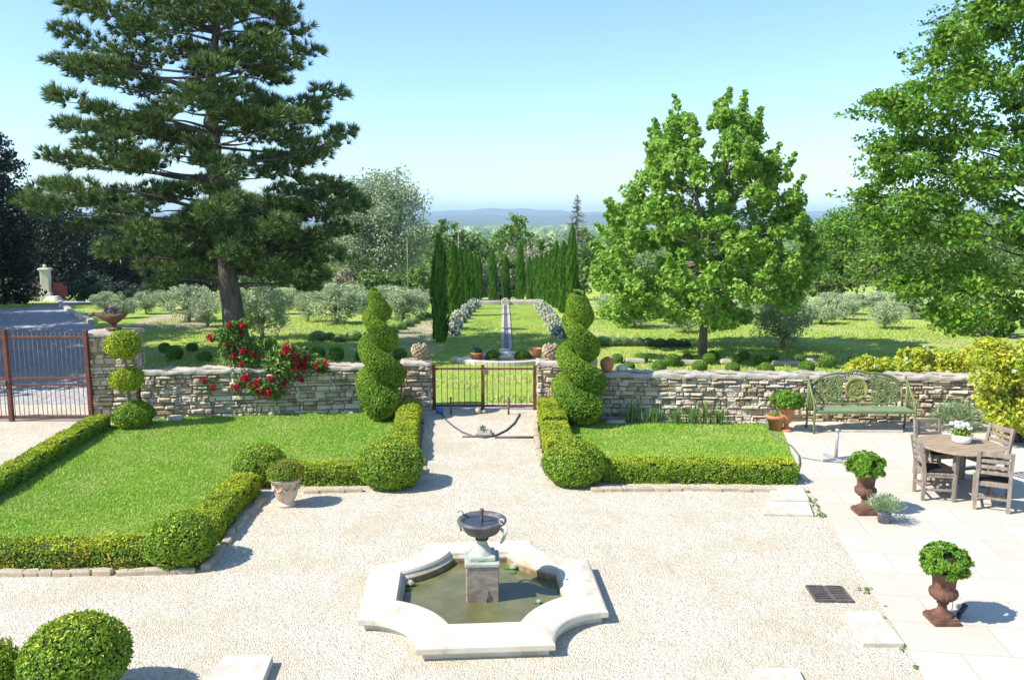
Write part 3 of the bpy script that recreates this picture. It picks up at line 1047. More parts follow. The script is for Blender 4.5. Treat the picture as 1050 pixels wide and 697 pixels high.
label_group = 'stones edging the near hedge of the large lawn'
edging('rough pale stone in the edging row before the low amber tipped hedge', [at(-60, 590), at(40, 589.5), at(120, 589), at(200, 587)])
label_group = 'stones edging the hedge beside the terracotta planter'
edging('rough stone in the slanting edging row from corner ball to terracotta planter', [at(212, 585), at(240, 545), at(270, 512)])
label_group = 'stones edging the short hedge behind the planter shadow'
edging('rough pale stone in the short edging row right before the short low hedge', [at(312, 505), at(372, 504)])
label_group = 'stones edging the path on the rose side'
edging('rough stone edging the gravel path beside the large lawn hedge', [at(433, 486), at(434, 460), at(437, 430)], depth=.10)
label_group = 'stones edging the path on the bench side'
edging('rough stone edging the gravel path beside the small lawn hedge', [at(555, 478), at(551, 455), at(549, 432)], depth=.10)
label_group = 'stones edging the thick hedge'
edging('rough pale stone in the edging row before the thick hedge of the small lawn', [at(606, 503), at(700, 502), at(795, 503)], depth=.14)
for k in range(5):
    if first[k]:
        bpy.data.objects.remove(est[k])


# ------------------------------------------------------------------ topiary
def spiral(label, x, y, zs, rs, hs, t0, t1):
    t = thing('spiral_topiary', (x, y, 0), label=label, cat='topiary')
    ks = np.arange(len(zs))
    ext = lambda A, tt: np.interp(tt, ks, A) + np.where(tt < 0, (tt) * (A[1] - A[0]), 0) + np.where(tt > ks[-1], (tt - ks[-1]) * (A[-1] - A[-2]) * .55, 0)
    zz_ = lambda tt: ext(zs, tt) - .55 * np.interp(tt, ks[:-1] + .5, -np.diff(zs)) * np.sin(2 * math.pi * tt) / (2 * math.pi) * 2.0
    C = lambda tt: np.stack([-ext(hs, tt) * np.cos(2 * math.pi * tt + math.pi / 2), -np.abs(ext(hs, tt)) * np.sin(2 * math.pi * tt + math.pi / 2), zz_(tt)], 1)
    tap = lambda tt: np.clip(np.minimum((tt - t0) / .10, (t1 - tt) / .12), .0, 1) ** .5
    rad0 = lambda q: ext(rs, q) * (1 + .23 * np.sin(2 * math.pi * (q + .02)))
    tt = np.linspace(t0, t1, 90)
    g = Geo()
    g.tube(C(tt), rad0(tt) * np.maximum(tap(tt), .15) * .78, 12, 1, True)
    n = 60000
    w = ext(rs, tt)
    u = np.interp(rng.random(n), np.cumsum(w) / w.sum(), tt)
    c = C(u)
    T = unit(C(u + .01) - C(u - .01))
    D = sph(n)
    D = unit(D - T * np.sum(D * T, 1)[:, None])
    cap = (u < t0 + .05) | (u > t1 - .06)
    D[cap] = unit(D[cap] + np.sign(u[cap] - (t0 + t1) / 2)[:, None] * T[cap] * .6)
    r = (rad0(u) * np.maximum(tap(u), .25))[:, None]
    P = c + D * r * (1 + .05 * lump(c * 3 + D * 3) + rng.normal(0, .025, n))[:, None]
    P[:, 2] = np.maximum(P[:, 2], .02)
    leaves(g, P, D * .9 + rng.normal(size=P.shape) * .6, .042, .028, 0)
    g.build('foliage', [M['box'], M['foliage_core'], M['box_gold']], t)
    Geo().tube([(0, 0, 0), (0, 0, zs[0])], [.05, .025], 8).build('stem', M['dark_bark'], t)


sx, sy = at(389, 429)
spiral('tall clipped spiral topiary at the rose bush end of the large lawn', sx, sy, [2.52, 1.98, 1.28, .50], [.155, .175, .23, .34], [.07, .18, .25, .21], -.22, 3.22)
sx, sy = at(591, 434)
spiral('spiral topiary with a round top ball, by the path hedge of the small lawn', sx, sy, [2.50, 1.88, 1.14, .50], [.22, .185, .235, .32], [.02, .20, .28, .29], -.20, 3.22)

tx, ty = at(135, 438)
t = thing('tiered_topiary', (tx, ty, 0), label='three ball tiered topiary before the tall stone pillar', cat='topiary')
for px_, z_, r_, sq in ((130, 1.70, .325, .86), (132, 1.00, .31, .74), (136, .26, .37, .72)):
    g = Geo()
    dx = (px_ - 133) / 850 * 16.8
    ball_geo(g, (dx, 0, z_), r_, 3800, squash=sq, L=.042, W=.028)
    g.build('foliage_ball', [M['box_gold' if z_ > .5 else 'box'], M['foliage_core'], M['box_gold']], t)
Geo().tube([(0, 0, 0), (-.02, 0, .8), (-.04, 0, 1.6)], [.04, .035, .025], 8).build('stem', M['bark'], t)

# ================================================================== FOUNTAIN
pcx, pcy = at(494, 617, .06)
fc = (pcx, pcy + .19)
FR = R(3.2)
fo = thing('fountain', (fc[0], fc[1], 0), FR, label='pale stone fountain pool with scooped corners round an urn on a pedestal', cat='fountain')
A_, S_ = 1.29, .66
RC = A_ - S_


def outline(w, n=12):
    a = A_ - w
    r = RC + w
    f0 = math.asin(max(min(w / r, 1), -1))
    pts = []
    for qd in range(4):
        ang = math.pi / 2 * qd
        co, si = math.cos(ang), math.sin(ang)
        loc = []
        # corner scooped round (A_, A_): arc from the right side to the far side
        for k in range(n + 1):
            u = math.pi + math.pi / 2 - f0 - (math.pi / 2 - 2 * f0) * k / n
            loc.append((A_ + r * math.cos(u), A_ + r * math.sin(u)))
        pts += [(x * co - y * si, x * si + y * co) for x, y in loc]
    return pts


prof = [(.05, 0), (.05, .055), (.03, .065), (.0, .075), (-.008, .085), (-.008, .135), (.0, .15), (.02, .162), (.24, .19), (.33, .20), (.365, .195), (.385, .17), (.39, .145), (.41, .13), (.425, .12), (.43, -.05)]
rings = [np.array([(x, y, z) for x, y in outline(w)]) for w, z in prof]
m = len(rings[0])
g = Geo()
Vv = np.concatenate(rings)
i = np.arange(m)
j = (i + 1) % m
Fq = np.concatenate([np.stack([k * m + i, k * m + j, k * m + m + j, k * m + m + i], 1) for k in range(len(prof) - 1)])
g.add(Vv, Fq[:m * 7], 1)
g.add(Vv, Fq[m * 7:], 0)
g.build('basin_rim', [M['fountain'], M['rim_face']], fo)
P = [(x, y, .05) for x, y in outline(.425)]
Geo().add(P, [list(range(len(P)))]).build('pool_water', M['water'], fo)
g = Geo()
g.box((0, 0, .30), (.36, .36, .60), bevel=.012)
g.build('pedestal', M['pedestal'], fo, (0, 0, -.15))
g = Geo().box((0, 0, .625), (.385, .385, .05), bevel=.012)
g.box((0, 0, .675), (.29, .29, .05), bevel=.01)
g.build('pedestal_cap', M['verdigris'], fo, (0, 0, -.15))
g = Geo().lathe([(.0, .70), (.15, .70), (.15, .72), (.125, .745), (.09, .79), (.062, .84), (.056, .88), (.075, .90)], 24)
g.build('urn_foot', M['verdigris'], fo, (0, 0, -.19))
g = Geo().lathe([(.05, .885), (.062, .92), (.075, .945), (.12, .955), (.17, .975), (.20, 1.01), (.215, 1.055), (.225, 1.075), (.255, 1.085), (.272, 1.10), (.272, 1.12), (.255, 1.13), (.225, 1.125), (.20, 1.10), (.17, 1.06), (.0, 1.05)], 40, lob=(20, .05, .94, 1.02))
g.build('urn_bowl', M['urn_iron'], fo, (0, 0, -.19))
g = Geo().lathe([(.0, 1.095), (.199, 1.095)], 32)
g.build('urn_water', M['urn_water'], fo, (0, 0, -.19))
g = Geo().lathe([(.018, 1.05), (.016, 1.12), (.022, 1.13), (.014, 1.15), (.018, 1.20), (.026, 1.22), (.02, 1.245), (.0, 1.25)], 12)
g.build('spout', M['grate'], fo, (0, 0, -.19))
for ah in (R(150), R(-38)):
    u = np.linspace(0, 1, 14)
    rr_ = .255 + .085 * np.sin(u * math.pi)
    zz = .985 + .165 * u + .05 * np.sin(u * math.pi * 2 - 1)
    if ah < 0:
        zz = zz - .035
    pts = [(math.cos(ah) * r_, math.sin(ah) * r_, z_) for r_, z_ in zip(rr_, zz)]
    g = Geo().tube(pts, [.012 + .006 * math.sin(v * 9) for v in u], 8)
    pts = [(math.cos(ah) * (.27 + .03 * math.cos(a)), math.sin(ah) * (.27 + .03 * math.cos(a)), 1.15 + .03 * math.sin(a)) for a in np.linspace(0, 5, 10)]
    g.tube(pts, [.01] * 10, 6)
    g.build('urn_handle', M['verdigris'], fo, (0, 0, -.19))
g = Geo()
g.tube([(.045, -.183, .04), (.05, -.19, .12), (.06, -.19, .15), (.045, -.188, .19)], [.006] * 4, 6)
g.build('drain_pipe', M['hose'], fo)


def lily(label, x, y, r=.06, n=1):
    t = thing('water_lily', (x, y, .053), label=label, cat='water lily')
    g = Geo()
    for q_ in range(n):
        cx_, cy_ = (q_ * r * 1.7, q_ * r * .4)
        for ring, (tilt, k) in enumerate(((.35, 9), (.8, 8), (1.25, 6))):
            for a in range(k):
                an = a * 2 * math.pi / k + ring * .4
                d = np.array([math.cos(an) * math.cos(tilt), math.sin(an) * math.cos(tilt), math.sin(tilt)])
                sdv = np.array([-math.sin(an), math.cos(an), 0])
                b = np.array([cx_, cy_, .012])
                P = [b, b + d * r * .55 + sdv * r * .26, b + d * r * 1.05 + np.array([0, 0, .012]), b + d * r * .55 - sdv * r * .26]
                g.add(P, [(0, 1, 2, 3)])
    g.build('blossom', M['white_petal'], t)
    g = Geo()
    for a in range(3):
        an = a * 2.1 + .5
        c = np.array([math.cos(an) * r * 1.3, math.sin(an) * r * 1.3, .003 + .002 * a])
        ring = [c + np.array([math.cos(u), math.sin(u), 0]) * r * .8 for u in np.linspace(.2, 6.0, 14)]
        g.add([c] + ring, [list(range(15))])
    g.build('lily_pad', M['cypress'], t)


x, y = at(420, 600, .06)
lily('small white water lily near the scooped pool corner left of the pedestal', x, y, .055)
x, y = at(526, 583, .06)
lily('pair of white water lilies floating just behind the pedestal', x, y, .06, 2)
x, y = at(552, 618, .06)
lily('tiny white water lily lying in the pedestal shadow', x, y, .03)


# ================================================================== POTS AND URNS
def pot_foliage(g, c, r, n, L, W, sq=.8, mat=0, clump=26):
    """Loose bush of leafy rosettes."""
    D = sph(n // clump)
    D = D[D[:, 2] > -.55]
    C = D * r * rng.uniform(.82, 1.04, (len(D), 1)) * np.array([1, 1, sq]) * (1 + .10 * lump(D * 3))[:, None] + np.array(c)
    k = clump
    P = np.repeat(C, k, 0)
    DD = unit(sph(len(P)) + np.repeat(D, k, 0) * .9)
    P = P + DD * L * .55
    leaves(g, P, unit(np.repeat(D, k, 0) * .8 + sph(len(P)) * .8 + np.array([0, 0, .3])), L, W, mat, along=DD * 1.6, spread=.5)


def campana(name_label, x, y, foliage='glossy', s=1.0, rz=0, cable=True):
    t = thing('urn_planter', (x, y, .010), rz, s, label=name_label, cat='planter')
    g = Geo()
    g.box((0, 0, .025), (.27, .27, .05), bevel=.006).box((0, 0, .058), (.24, .24, .02), bevel=.004)
    g.lathe([(.11, .068), (.112, .085), (.09, .10), (.055, .125), (.045, .16), (.042, .19), (.058, .20), (.058, .215), (.045, .225), (.06, .235)], 28)
    g.build('urn_foot', M['rust'], t)
    g = Geo()
    g.lathe([(.05, .232), (.09, .245), (.128, .28), (.14, .315), (.135, .345), (.118, .362), (.112, .37), (.112, .385), (.113, .43), (.12, .48), (.135, .52), (.16, .545), (.185, .56), (.192, .57), (.186, .58), (.165, .575), (.13, .54), (.12, .51), (.0, .51)], 48, lob=(16, .10, .24, .352))
    g.build('urn_bowl', M['rust'], t)
    g = Geo().lathe([(.0, .525), (.124, .525)], 20)
    g.build('soil', M['soil'], t)
    g = Geo()
    pot_foliage(g, (-.01, 0, .655), .215, 5200, .062, .024, .78)
    g.blob((-.01, 0, .64), .15, 12, 8, .1, 3, 1)
    for k in range(7):
        a = k * .9
        g.tube([(0, 0, .5), (.08 * math.cos(a), .08 * math.sin(a), .66)], [.008, .004], 5, 1)
    g.build('foliage', [M[foliage], M['foliage_core']], t)
    return t


ux, uy = at(965, 637)
campana('rusty urn planter with leafy shrub, standing alone near the patio edge', ux, uy, s=1.0)
ux2, uy2 = at(886, 526)
campana('rusty urn planter with leafy shrub, beside a small grey pot', ux2, uy2, s=1.06)

# cables and spots behind the two patio urns
for (x, y, lab) in ((ux, uy, 'black garden spotlight with cable in the shadow of the lone rusty urn'), (ux2, uy2, 'black garden spotlight with cable behind the urn beside the grey pot')):
    t = thing('garden_spotlight', (x + .23, y + .1, .012), label=lab, cat='spotlight')
    g = Geo().tube([(0, 0, .015), (.05, .02, .05), (.10, .04, .11)], [.022, .026, .03], 10).tube([(0, 0, 0), (.03, .02, .03)], [.008, .008], 6)
    g.tube([(-.02, -.06, .0), (.0, -.03, .02)], [.012, .02], 8)
    g.build('lamp_head', M['rubber'], t)
    u = np.linspace(0, 1, 24)
    pts = [(-.06 - .12 * math.sin(v * 7) * v * .5 + v * .0, .03 + .07 * math.cos(v * 7) * v, .008 + (.5 * max(v - .55, 0) ** 1.0 if v > .55 else 0)) for v in u]
    pts = [(0, 0, .01), (-.10, -.03, .006), (-.16, .04, .006), (-.10, .10, .006), (-.05, .03, .05), (-.06, 0, .25), (-.06, 0, .5)]
    Geo().tube(pts, [.004] * len(pts), 5).build('cable', M['rubber'], t)

# small grey pot of herb
hx, hy = at(906, 536)
t = thing('herb_pot', (hx, hy, .010), label='small grey plastic pot of feathery grey green herb on the patio', cat='potted plant')
g = Geo().lathe([(.0, .0), (.075, .0), (.095, .13), (.10, .135), (.10, .15), (.085, .15), (.08, .13), (.0, .13)], 24)
g.build('pot', M['greypot'], t)
g = Geo()
D = sph(1500)
D = D[D[:, 2] > -.25]
P0 = np.array([0, 0, .15]) + D * np.array([.04, .04, 0])
D = unit(D * np.array([.8, .8, 1.0]) + np.array([0, 0, .55]))
Lr = rng.uniform(.06, .26, len(D))
leaves(g, P0 + D * Lr[:, None], np.cross(D, sph(len(D))), .075, .011, 0, along=D * 1.6, spread=.9)
g.build('foliage', M['herb'], t)

# terracotta planter with clipped box on the gravel
tx, ty = at(294, 518)
t = thing('terracotta_planter', (tx, ty, .004), label='lime bloomed terracotta urn planter with a red tinged box dome', cat='planter')
g = Geo().lathe([(.12, 0), (.135, .01), (.135, .035), (.11, .05), (.105, .065), (.13, .10), (.155, .16), (.175, .24), (.185, .33), (.195, .37), (.225, .385), (.232, .40), (.232, .425), (.215, .435), (.195, .43), (.19, .40), (.0, .395)], 40)
for k in range(10):
    a = k * 2 * math.pi / 10
    pts = [(math.cos(a + b) * .192, math.sin(a + b) * .192, .33 - .07 * math.sin((b + .31) / .62 * math.pi)) for b in np.linspace(-.31, .31, 8)]
    g.tube(pts, [.008 + .008 * math.sin(i / 7 * math.pi) for i in range(8)], 6)
    g.blob((math.cos(a + .31) * .195, math.sin(a + .31) * .195, .335), .018, 8, 6)
g.build('pot', M['old_terracotta'], t)
g = Geo()
ball_geo(g, (0, 0, .50), .245, 6000, L=.028, W=.018, squash=.72, lumps=.015, flat=False)
g.build('foliage', [M['box_amber'], M['foliage_core'], M['box_ruddy']], t)

# nearest potted box ball, lower corner of the yard, and a second one cut by the frame
nx_, ny_ = at(82, 720)
t = thing('potted_box_ball', (nx_, ny_, .004), label='large dark green box ball in a pale pot nearest the viewer', cat='potted plant')
g = Geo().lathe([(.22, 0), (.27, .03), (.34, .2), (.37, .30), (.40, .315), (.40, .35), (.36, .355), (.33, .30), (.0, .3)], 36)
g.build('pot', M['old_terracotta'], t)
g = Geo()
ball_geo(g, (0, 0, .42), .43, 5200, L=.034, W=.022, squash=.80, lumps=.014, flat=False)
g.build('foliage', [M['box'], M['foliage_core'], M['box_gold']], t)
nx2, ny2 = at(-8, 726)
t = thing('potted_box_ball', (nx2, ny2, .004), label='smaller box ball cut off at the corner beside the large potted box ball', cat='potted plant')
g = Geo().lathe([(.15, 0), (.18, .03), (.21, .2), (.22, .24), (.25, .25), (.25, .29), (.2, .28), (.0, .26)], 28)
g.build('pot', M['old_terracotta'], t)
g = Geo()
ball_geo(g, (0, 0, .36), .24, 5200, L=.034, W=.022, squash=.85, flat=False)
g.build('foliage', [M['box'], M['foliage_core'], M['box_gold']], t)

# by the bench: rusty urn and plain terracotta pot, hose
qx, qy = at(806, 442)
t = thing('urn_planter', (qx, qy, .010), label='bright leafy shrub in a small reddish urn beside the green bench', cat='planter')
g = Geo().lathe([(.11, 0), (.12, .03), (.09, .05), (.05, .09), (.045, .14), (.06, .16), (.10, .2), (.13, .26), (.135, .32), (.145, .40), (.17, .45), (.19, .46), (.19, .48), (.15, .47), (.0, .45)], 32, lob=(14, .08, .18, .33))
g.build('urn_bowl', M['terracotta'], t)
g = Geo()
pot_foliage(g, (0, 0, .62), .27, 4200, .075, .035, .62)
g.build('foliage', [M['glossy'], M['foliage_core']], t)
qx, qy = at(795, 441.5)
t = thing('terracotta_pot', (qx, qy, .010), label='plain orange terracotta flowerpot with a few sprigs beside the small urn', cat='flowerpot')
g = Geo().lathe([(.0, 0), (.12, 0), (.165, .24), (.19, .24), (.195, .32), (.175, .32), (.165, .28), (.0, .27)], 32)
g.build('pot', M['terracotta'], t)
g = Geo()
D = sph(160)
D[:, 2] = np.abs(D[:, 2])
leaves(g, np.array([0, 0, .28]) + D * rng.uniform(.02, .14, (160, 1)), sph(160), .05, .022, 0)
g.build('foliage', M['glossy'], t)
hp = [(787, 428), (783, 436), (788, 443), (800, 451), (812, 459), (819, 468), (820, 476), (818, 484)]
pts = [(*at(a, b), .028) for a, b in hp]
pts[0] = (*at(787, 441), .30)
pts[1] = (*at(785, 443), .2)
g = Geo().tube(pts, [.014] * len(pts), 8)
tag(g.build('garden_hose', M['hose']), 'grey green hose curving from the terracotta pot along the small lawn', 'hose')
g = Geo().tube([(*at(a, b), .02) for a, b in ((822, 470), (845, 474), (862, 475), (880, 477))], [.008] * 4, 6)
tag(g.build('ground_cable', M['hose']), 'thin dark cable lying straight across the pale patio', 'cable')

# slabs and drain
def flat_slab(label, quad, h=.05, z0=.004, name='stone_slab'):
    P = [(*p, z0 + h) for p in quad] + [(*p, z0 - .02) for p in quad]
    c = np.mean(np.array(P[:4]), 0)
    Pt = [tuple(np.array(p) - (np.array(p) - c) * .012) for p in P[:4]]
    Pm = [(p[0], p[1], p[2] - .008) for p in P[:4]]
    V = np.array(Pt + Pm + P[4:]) - np.array([c[0], c[1], 0])
    Fq = [(0, 1, 2, 3)] + [(r * 4 + i, r * 4 + (i + 1) % 4, r * 4 + 4 + (i + 1) % 4, r * 4 + 4 + i) for r in (0, 1) for i in range(4)]
    V[0:4, 2] += 0
    g = Geo()
    g.add(V, Fq)
    o = g.build(name, M['slab'], loc=(c[0], c[1], 0))
    return tag(o, label, 'stone slab')


flat_slab('pale stone slab on the gravel below the drain grate', [at(885, 664), at(927, 664), at(900, 631), at(866, 631)], .05)
flat_slab('pale stepping slab just before the end of the thick hedge', [at(787, 515), at(830, 515), at(823, 501), at(790, 501)], .03)
flat_slab('pale stepping slab nearer the fountain of the two before the thick hedge', [at(783, 529), at(834, 530), at(829, 516.5), at(787, 516)], .035)
flat_slab('pale stone slab at the bottom edge beside the patio', [at(760, 712), at(830, 712), at(818, 690), at(775, 690)], .05)
t0_ = flat_slab('thick pale stone slab on the gravel near the large potted ball', [at(205, 712), at(268, 712), at(280, 681), at(232, 680)], .09)

gx, gy = at(850, 610)
t = thing('drain_grate', (gx, gy, .004), R(-3), label='rusty two panel drain grate set in the gravel', cat='drain grate')
Geo().box((0, 0, .004), (.40, .36, .006)).build('void_plate', M['void'], t)  # flat plate painted as the dark hole under the bars
for sx_ in (-1, 1):
    g = Geo()
    cx_ = sx_ * .105
    for yy in np.linspace(-.155, .155, 8):
        g.box((cx_, yy, .014), (.19, .02, .018))
    g.box((cx_ - .095, 0, .016), (.02, .37, .022)).box((cx_ + .095, 0, .016), (.02, .37, .022))
    g.box((cx_, -.185, .017), (.17, .018, .022)).box((cx_, .185, .017), (.17, .018, .022))
    g.build('grate_panel', M['grate'], t)
# ================================================================== GATES
def bar_gate(name, label, p0, p1, h, posts, rails, nbars, top_over, post_w=.07, bar_r=.009, cat='gate', lock=None, leaf_split=None):
    p0, p1 = np.array(p0), np.array(p1)
    L = np.linalg.norm(p1 - p0)
    rz = math.atan2(*(p1 - p0)[::-1])
    t = thing(name, (p0[0], p0[1], .004), rz, label=label, cat=cat)
    for u in posts:
        g = Geo().box((u * L, 0, (h + .03) / 2), (post_w, post_w, h + .03), bevel=.008)
        g.build('post', M['gate_rust'], t)
    for z in rails:
        a, b = (0.0 if leaf_split is None else 0.0), L
        g = Geo().box((L / 2, 0, z), (L - .02, .035, .042), bevel=.004)
        g.build('rail', M['gate_rust'], t)
    for k in range(nbars):
        x = L * (k + .5) / nbars
        if min(abs(x - u * L) for u in posts) < post_w * .8:
            continue
        g = Geo().tube([(x, 0, rails[-1]), (x, 0, rails[0] + top_over)], bar_r, 6)
        g.tube([(x, 0, rails[0] + top_over), (x, 0, rails[0] + top_over + .05)], [bar_r * 1.5, .001], 6)
        g.build('bar', M['thin_iron'], t)
    if lock:
        g = Geo().box((lock[0] * L, -.05, lock[1]), (.12, .05, .10), bevel=.008)
        g.build('lock_box', M['thin_iron'], t)
    return t


a, b = at(-62, 432), at(95, 432)
bar_gate('iron_gate', 'wide rust red iron bar gate across the drive beside the tall stone pillar', a, b, 1.90, (.0, .474, .995), (1.78, .92, .78, .10), 33, .12, .085, .008, lock=(.45, .83))
a, b = at(444.5, 420), at(549, 420)
bar_gate('iron_gate', 'small low rust red double gate between the two low stone pillars', a, b, .98, (.008, .485, .992), (.92, .09), 18, .10, .075, .008, lock=(.515, .86))
# ornament rings and stops of the small gate
for k, (px_, lab) in enumerate(((462.5, 'thin gate stop post before the gate, nearer the rose side pillar'), (521.5, 'dark gate stop post before the gate, nearer the hedge side pillar'))):
    x, y = at(px_, 425)
    t = thing('gate_stop', (x, y, .004), label=lab, cat='gate stop')
    g = Geo().tube([(0, 0, 0), (0, 0, .34)], [.022, .016], 8).blob((0, 0, .36), .028, 10, 8).tube([(-.03, 0, .24), (.03, 0, .25)], [.012, .012], 6)
    g.build('post', M['thin_iron'], t)
# curved gate track on the gravel
arc = [at(*p) for p in ((453, 425), (457, 431), (465, 438), (474, 444), (485, 448), (497, 449.5), (509, 447), (519, 442), (527, 435), (533, 425))]
g = Geo().tube([(x, y, .022) for x, y in arc], .018, 6)
tag(g.build('gate_track', M['grate']), 'half circle iron track on the gravel before the small gate', 'gate track')
g = Geo().tube([(*at(474, 448.6), .02), (*at(507, 448.2), .02)], .022, 4)
tag(g.build('iron_bar', M['grate']), 'short dark iron bar lying under the bow of the half circle track', 'iron bar')
g = Geo()
a, b = at(508, 449), at(551, 449)
for dy in (-.04, .05):
    g.tube([(a[0], a[1] + dy, .015), (b[0], b[1] + dy, .015)], .012, 4)
g.tube([(a[0], a[1] - .07, .015), (a[0], a[1] + .08, .015)], .012, 4)
tag(g.build('iron_rail', M['grate']), 'double iron rail lying on the path gravel from the track toward the hedge', 'iron rail')
x, y = at(496, 446)
t = thing('stone_block', (x, y, .004), label='low grey stone block with sprigs of weed inside the half circle track', cat='stone block')
Geo().box((0, .05, .045), (.34, .24, .09), bevel=.02, taper=.85).build('block', M['coping'], t)
g = Geo()
D = sph(60)
D[:, 2] = abs(D[:, 2])
leaves(g, np.array([-.02, .02, .10]) + D * rng.uniform(.02, .10, (60, 1)), sph(60), .06, .02)
g.build('weed', M['strap'], t)
x, y = at(490, 424)
g = Geo().blob((0, 0, .06), .07, 10, 8, .2, 3).blob((.14, .02, .04), .05, 10, 8, .2, 3)
tag(g.build('threshold_stone', M['edging'], loc=(x, y, 0)), 'small rounded stones at the foot of the small gate', 'stone')
x, y = at(451, 424)
g = Geo().blob((0, 0, .07), .09, 12, 8, .25, 4, squash=(1, .8, .9))
tag(g.build('blue_bag', M['bluecloth'], loc=(x, y, 0)), 'crumpled blue plastic bag at the foot of the rose side gate pillar', 'bag')

# ornaments on the walls
def artichoke(label, x, y, z):
    t = thing('stone_finial', (x, y, z), scale=.86, label=label, cat='finial')
    g = Geo().lathe([(.0, 0), (.14, 0), (.15, .03), (.10, .07), (.0, .08)], 20)
    g.build('base', M['finial'], t)
    g = Geo()
    g.blob((0, 0, .22), .15, 14, 10, .05, 3)
    for k in range(64):
        u = (k + .5) / 64
        a = k * 2.39996
        zz = .09 + .30 * u
        rr_ = .17 * math.sin(min(u * 2.1 + .65, math.pi) * .92) + .03
        c = np.array([rr_ * math.cos(a), rr_ * math.sin(a), zz])
        g.blob(c, .045 * (1.15 - .5 * u), 8, 6, .2, 3, squash=(1, 1, 1.25))
    g.build('carving', M['finial'], t)


x, y = at(430, 421)
artichoke('knobbly carved stone finial on the low gate pillar at the rose side', x, y + .32, 1.10)
x, y = at(566, 421)
artichoke('knobbly carved stone finial on the low gate pillar beside the hedge and round top spiral', x - .02, y + .32, 1.10)
for px_, sz, wall_y, lab in ((606, .20, .22, 'pinkish terracotta jar on the wall, nearer the spiral topiary'), (622.5, .15, .18, 'round orange terracotta jar on the wall behind the spiral, farther from the gate')):
    d = ray(px_, 372)
    yy = at(px_, 431)[1] + wall_y
    x = d[0] * yy / d[1]
    g = Geo().lathe([(.0, 0), (.5 * sz, 0), (.75 * sz, .25 * sz), (sz, .9 * sz), (.95 * sz, 1.4 * sz), (.6 * sz, 1.75 * sz), (.35 * sz, 1.85 * sz), (.40 * sz, 1.95 * sz), (.3 * sz, 1.95 * sz), (.0, 1.8 * sz)], 28)
    if px_ < 615:
        g = Geo().lathe([(.0, 0), (.45 * sz, 0), (.62 * sz, .3 * sz), (.70 * sz, .9 * sz), (.66 * sz, 1.3 * sz), (.4 * sz, 1.6 * sz), (.0, 1.66 * sz)], 28)
    tag(g.build('terracotta_jar', M['old_terracotta' if px_ < 615 else 'terracotta'], loc=(x, yy, 1.03)), lab, 'jar')
d = ray(638, 375)
yy = at(638, 431)[1] + .25
tag(Geo().blob((0, 0, .05), .13, 14, 8, .15, 3, squash=(1, .8, .6)).build('boulder', M['slab'], loc=(d[0] * yy / d[1], yy, 1.02)), 'pale rounded stone on the wall coping beside the orange jar', 'stone')

# iron planter on the tall pillar
d = ray(117, 338)
yy = at(117, 431)[1] + .4
t = thing('iron_planter', (d[0] * yy / d[1], yy, 1.885), label='rusty boat shaped iron planter with hoop handle on the tall stone pillar', cat='planter')
g = Geo().lathe([(.0, 0), (.17, 0), (.15, .02), (.05, .05), (.04, .09), (.06, .10)], 20)
g.build('foot', M['rust'], t)
g = Geo()
th = np.linspace(0, 2 * math.pi, 28, endpoint=False)
rings = []
for r_, z_ in ((.15, .10), (.6, .15), (.9, .22), (1, .28), (1.02, .30), (.9, .29), (.3, .25)):
    rings.append(np.stack([r_ * .30 * np.cos(th) * (1 + .35 * np.maximum(-np.cos(th), 0) ** 3), r_ * .15 * np.sin(th), z_ + .05 * np.cos(th) ** 2 * (r_ > .5)], 1))
i = np.arange(28)
j = (i + 1) % 28
g.add(np.concatenate(rings), np.concatenate([np.stack([k * 28 + i, k * 28 + j, k * 28 + 28 + j, k * 28 + 28 + i], 1) for k in range(6)]), 0, True)
g.tube([(-.38, 0, .34), (-.46, 0, .30), (-.52, 0, .33)], [.03, .045, .02], 8)
g.build('bowl', M['rust'], t)
a = np.linspace(.1, math.pi - .1, 16)
Geo().tube([(.05 + .24 * math.cos(u), 0, .30 + .30 * math.sin(u)) for u in a], [.012] * 16, 6).build('handle', M['rust'], t)
g = Geo()
P = np.array([0, 0, .40]) + sph(240) * np.array([.22, .1, .1]) * rng.uniform(.3, 1, (240, 1))
leaves(g, P, sph(240), .07, .03)
g.build('foliage', M['lavender_bud'], t)

# ================================================================== BENCH
bp0, bp1 = np.array(at(833, 444.5)), np.array(at(938, 445))
L = np.linalg.norm(bp1 - bp0)
bz = math.atan2(*(bp1 - bp0)[::-1])
bn = thing('garden_bench', (bp0[0], bp0[1], .010), bz, label='ornate green iron bench with openwork arched back before the stone wall', cat='bench')
SD = .40
g = Geo()
for k in range(5):
    y = .03 + k * (SD - .06) / 4
    g.box((L / 2, y, .45), (L - .10, .082, .026), bevel=.006)
g.build('seat', M['bench_seat'], bn)
g = Geo().box((L / 2, .0, .42), (L - .08, .025, .05), bevel=.004).box((L / 2, SD, .42), (L - .08, .025, .05), bevel=.004)
g.build('seat_frame', M['bench'], bn)
# the back leans a little
def back(x, z):
    return (x, SD + .02 + .16 * (z - .45), z)


def top_of(x):
    u = (x - L / 2) / (L / 2)
    v = abs(u)
    if v < .30:
        return 1.10 + .03 * math.cos(v / .30 * math.pi) + .03
    if v < .62:
        return 1.06 + .05 * math.cos((v - .30) / .32 * math.pi / 2)
    return 1.06 - .30 * ((v - .62) / .38) ** 1.6


g = Geo()
xs2 = np.linspace(.10, L - .10, 60)
g.tube([back(x, top_of(x)) for x in xs2], .030, 8)
g.tube([back(x, .50) for x in xs2[::6]], .018, 6)
g.tube([back(x, top_of(x) - .06) for x in xs2], .010, 6)
for x in (.10, L - .10):
    g.tube([back(x, .45), back(x, top_of(x))], .02, 6)
g.build('back_frame', M['bench'], bn)
g = Geo()
mc = (L / 2, .80)


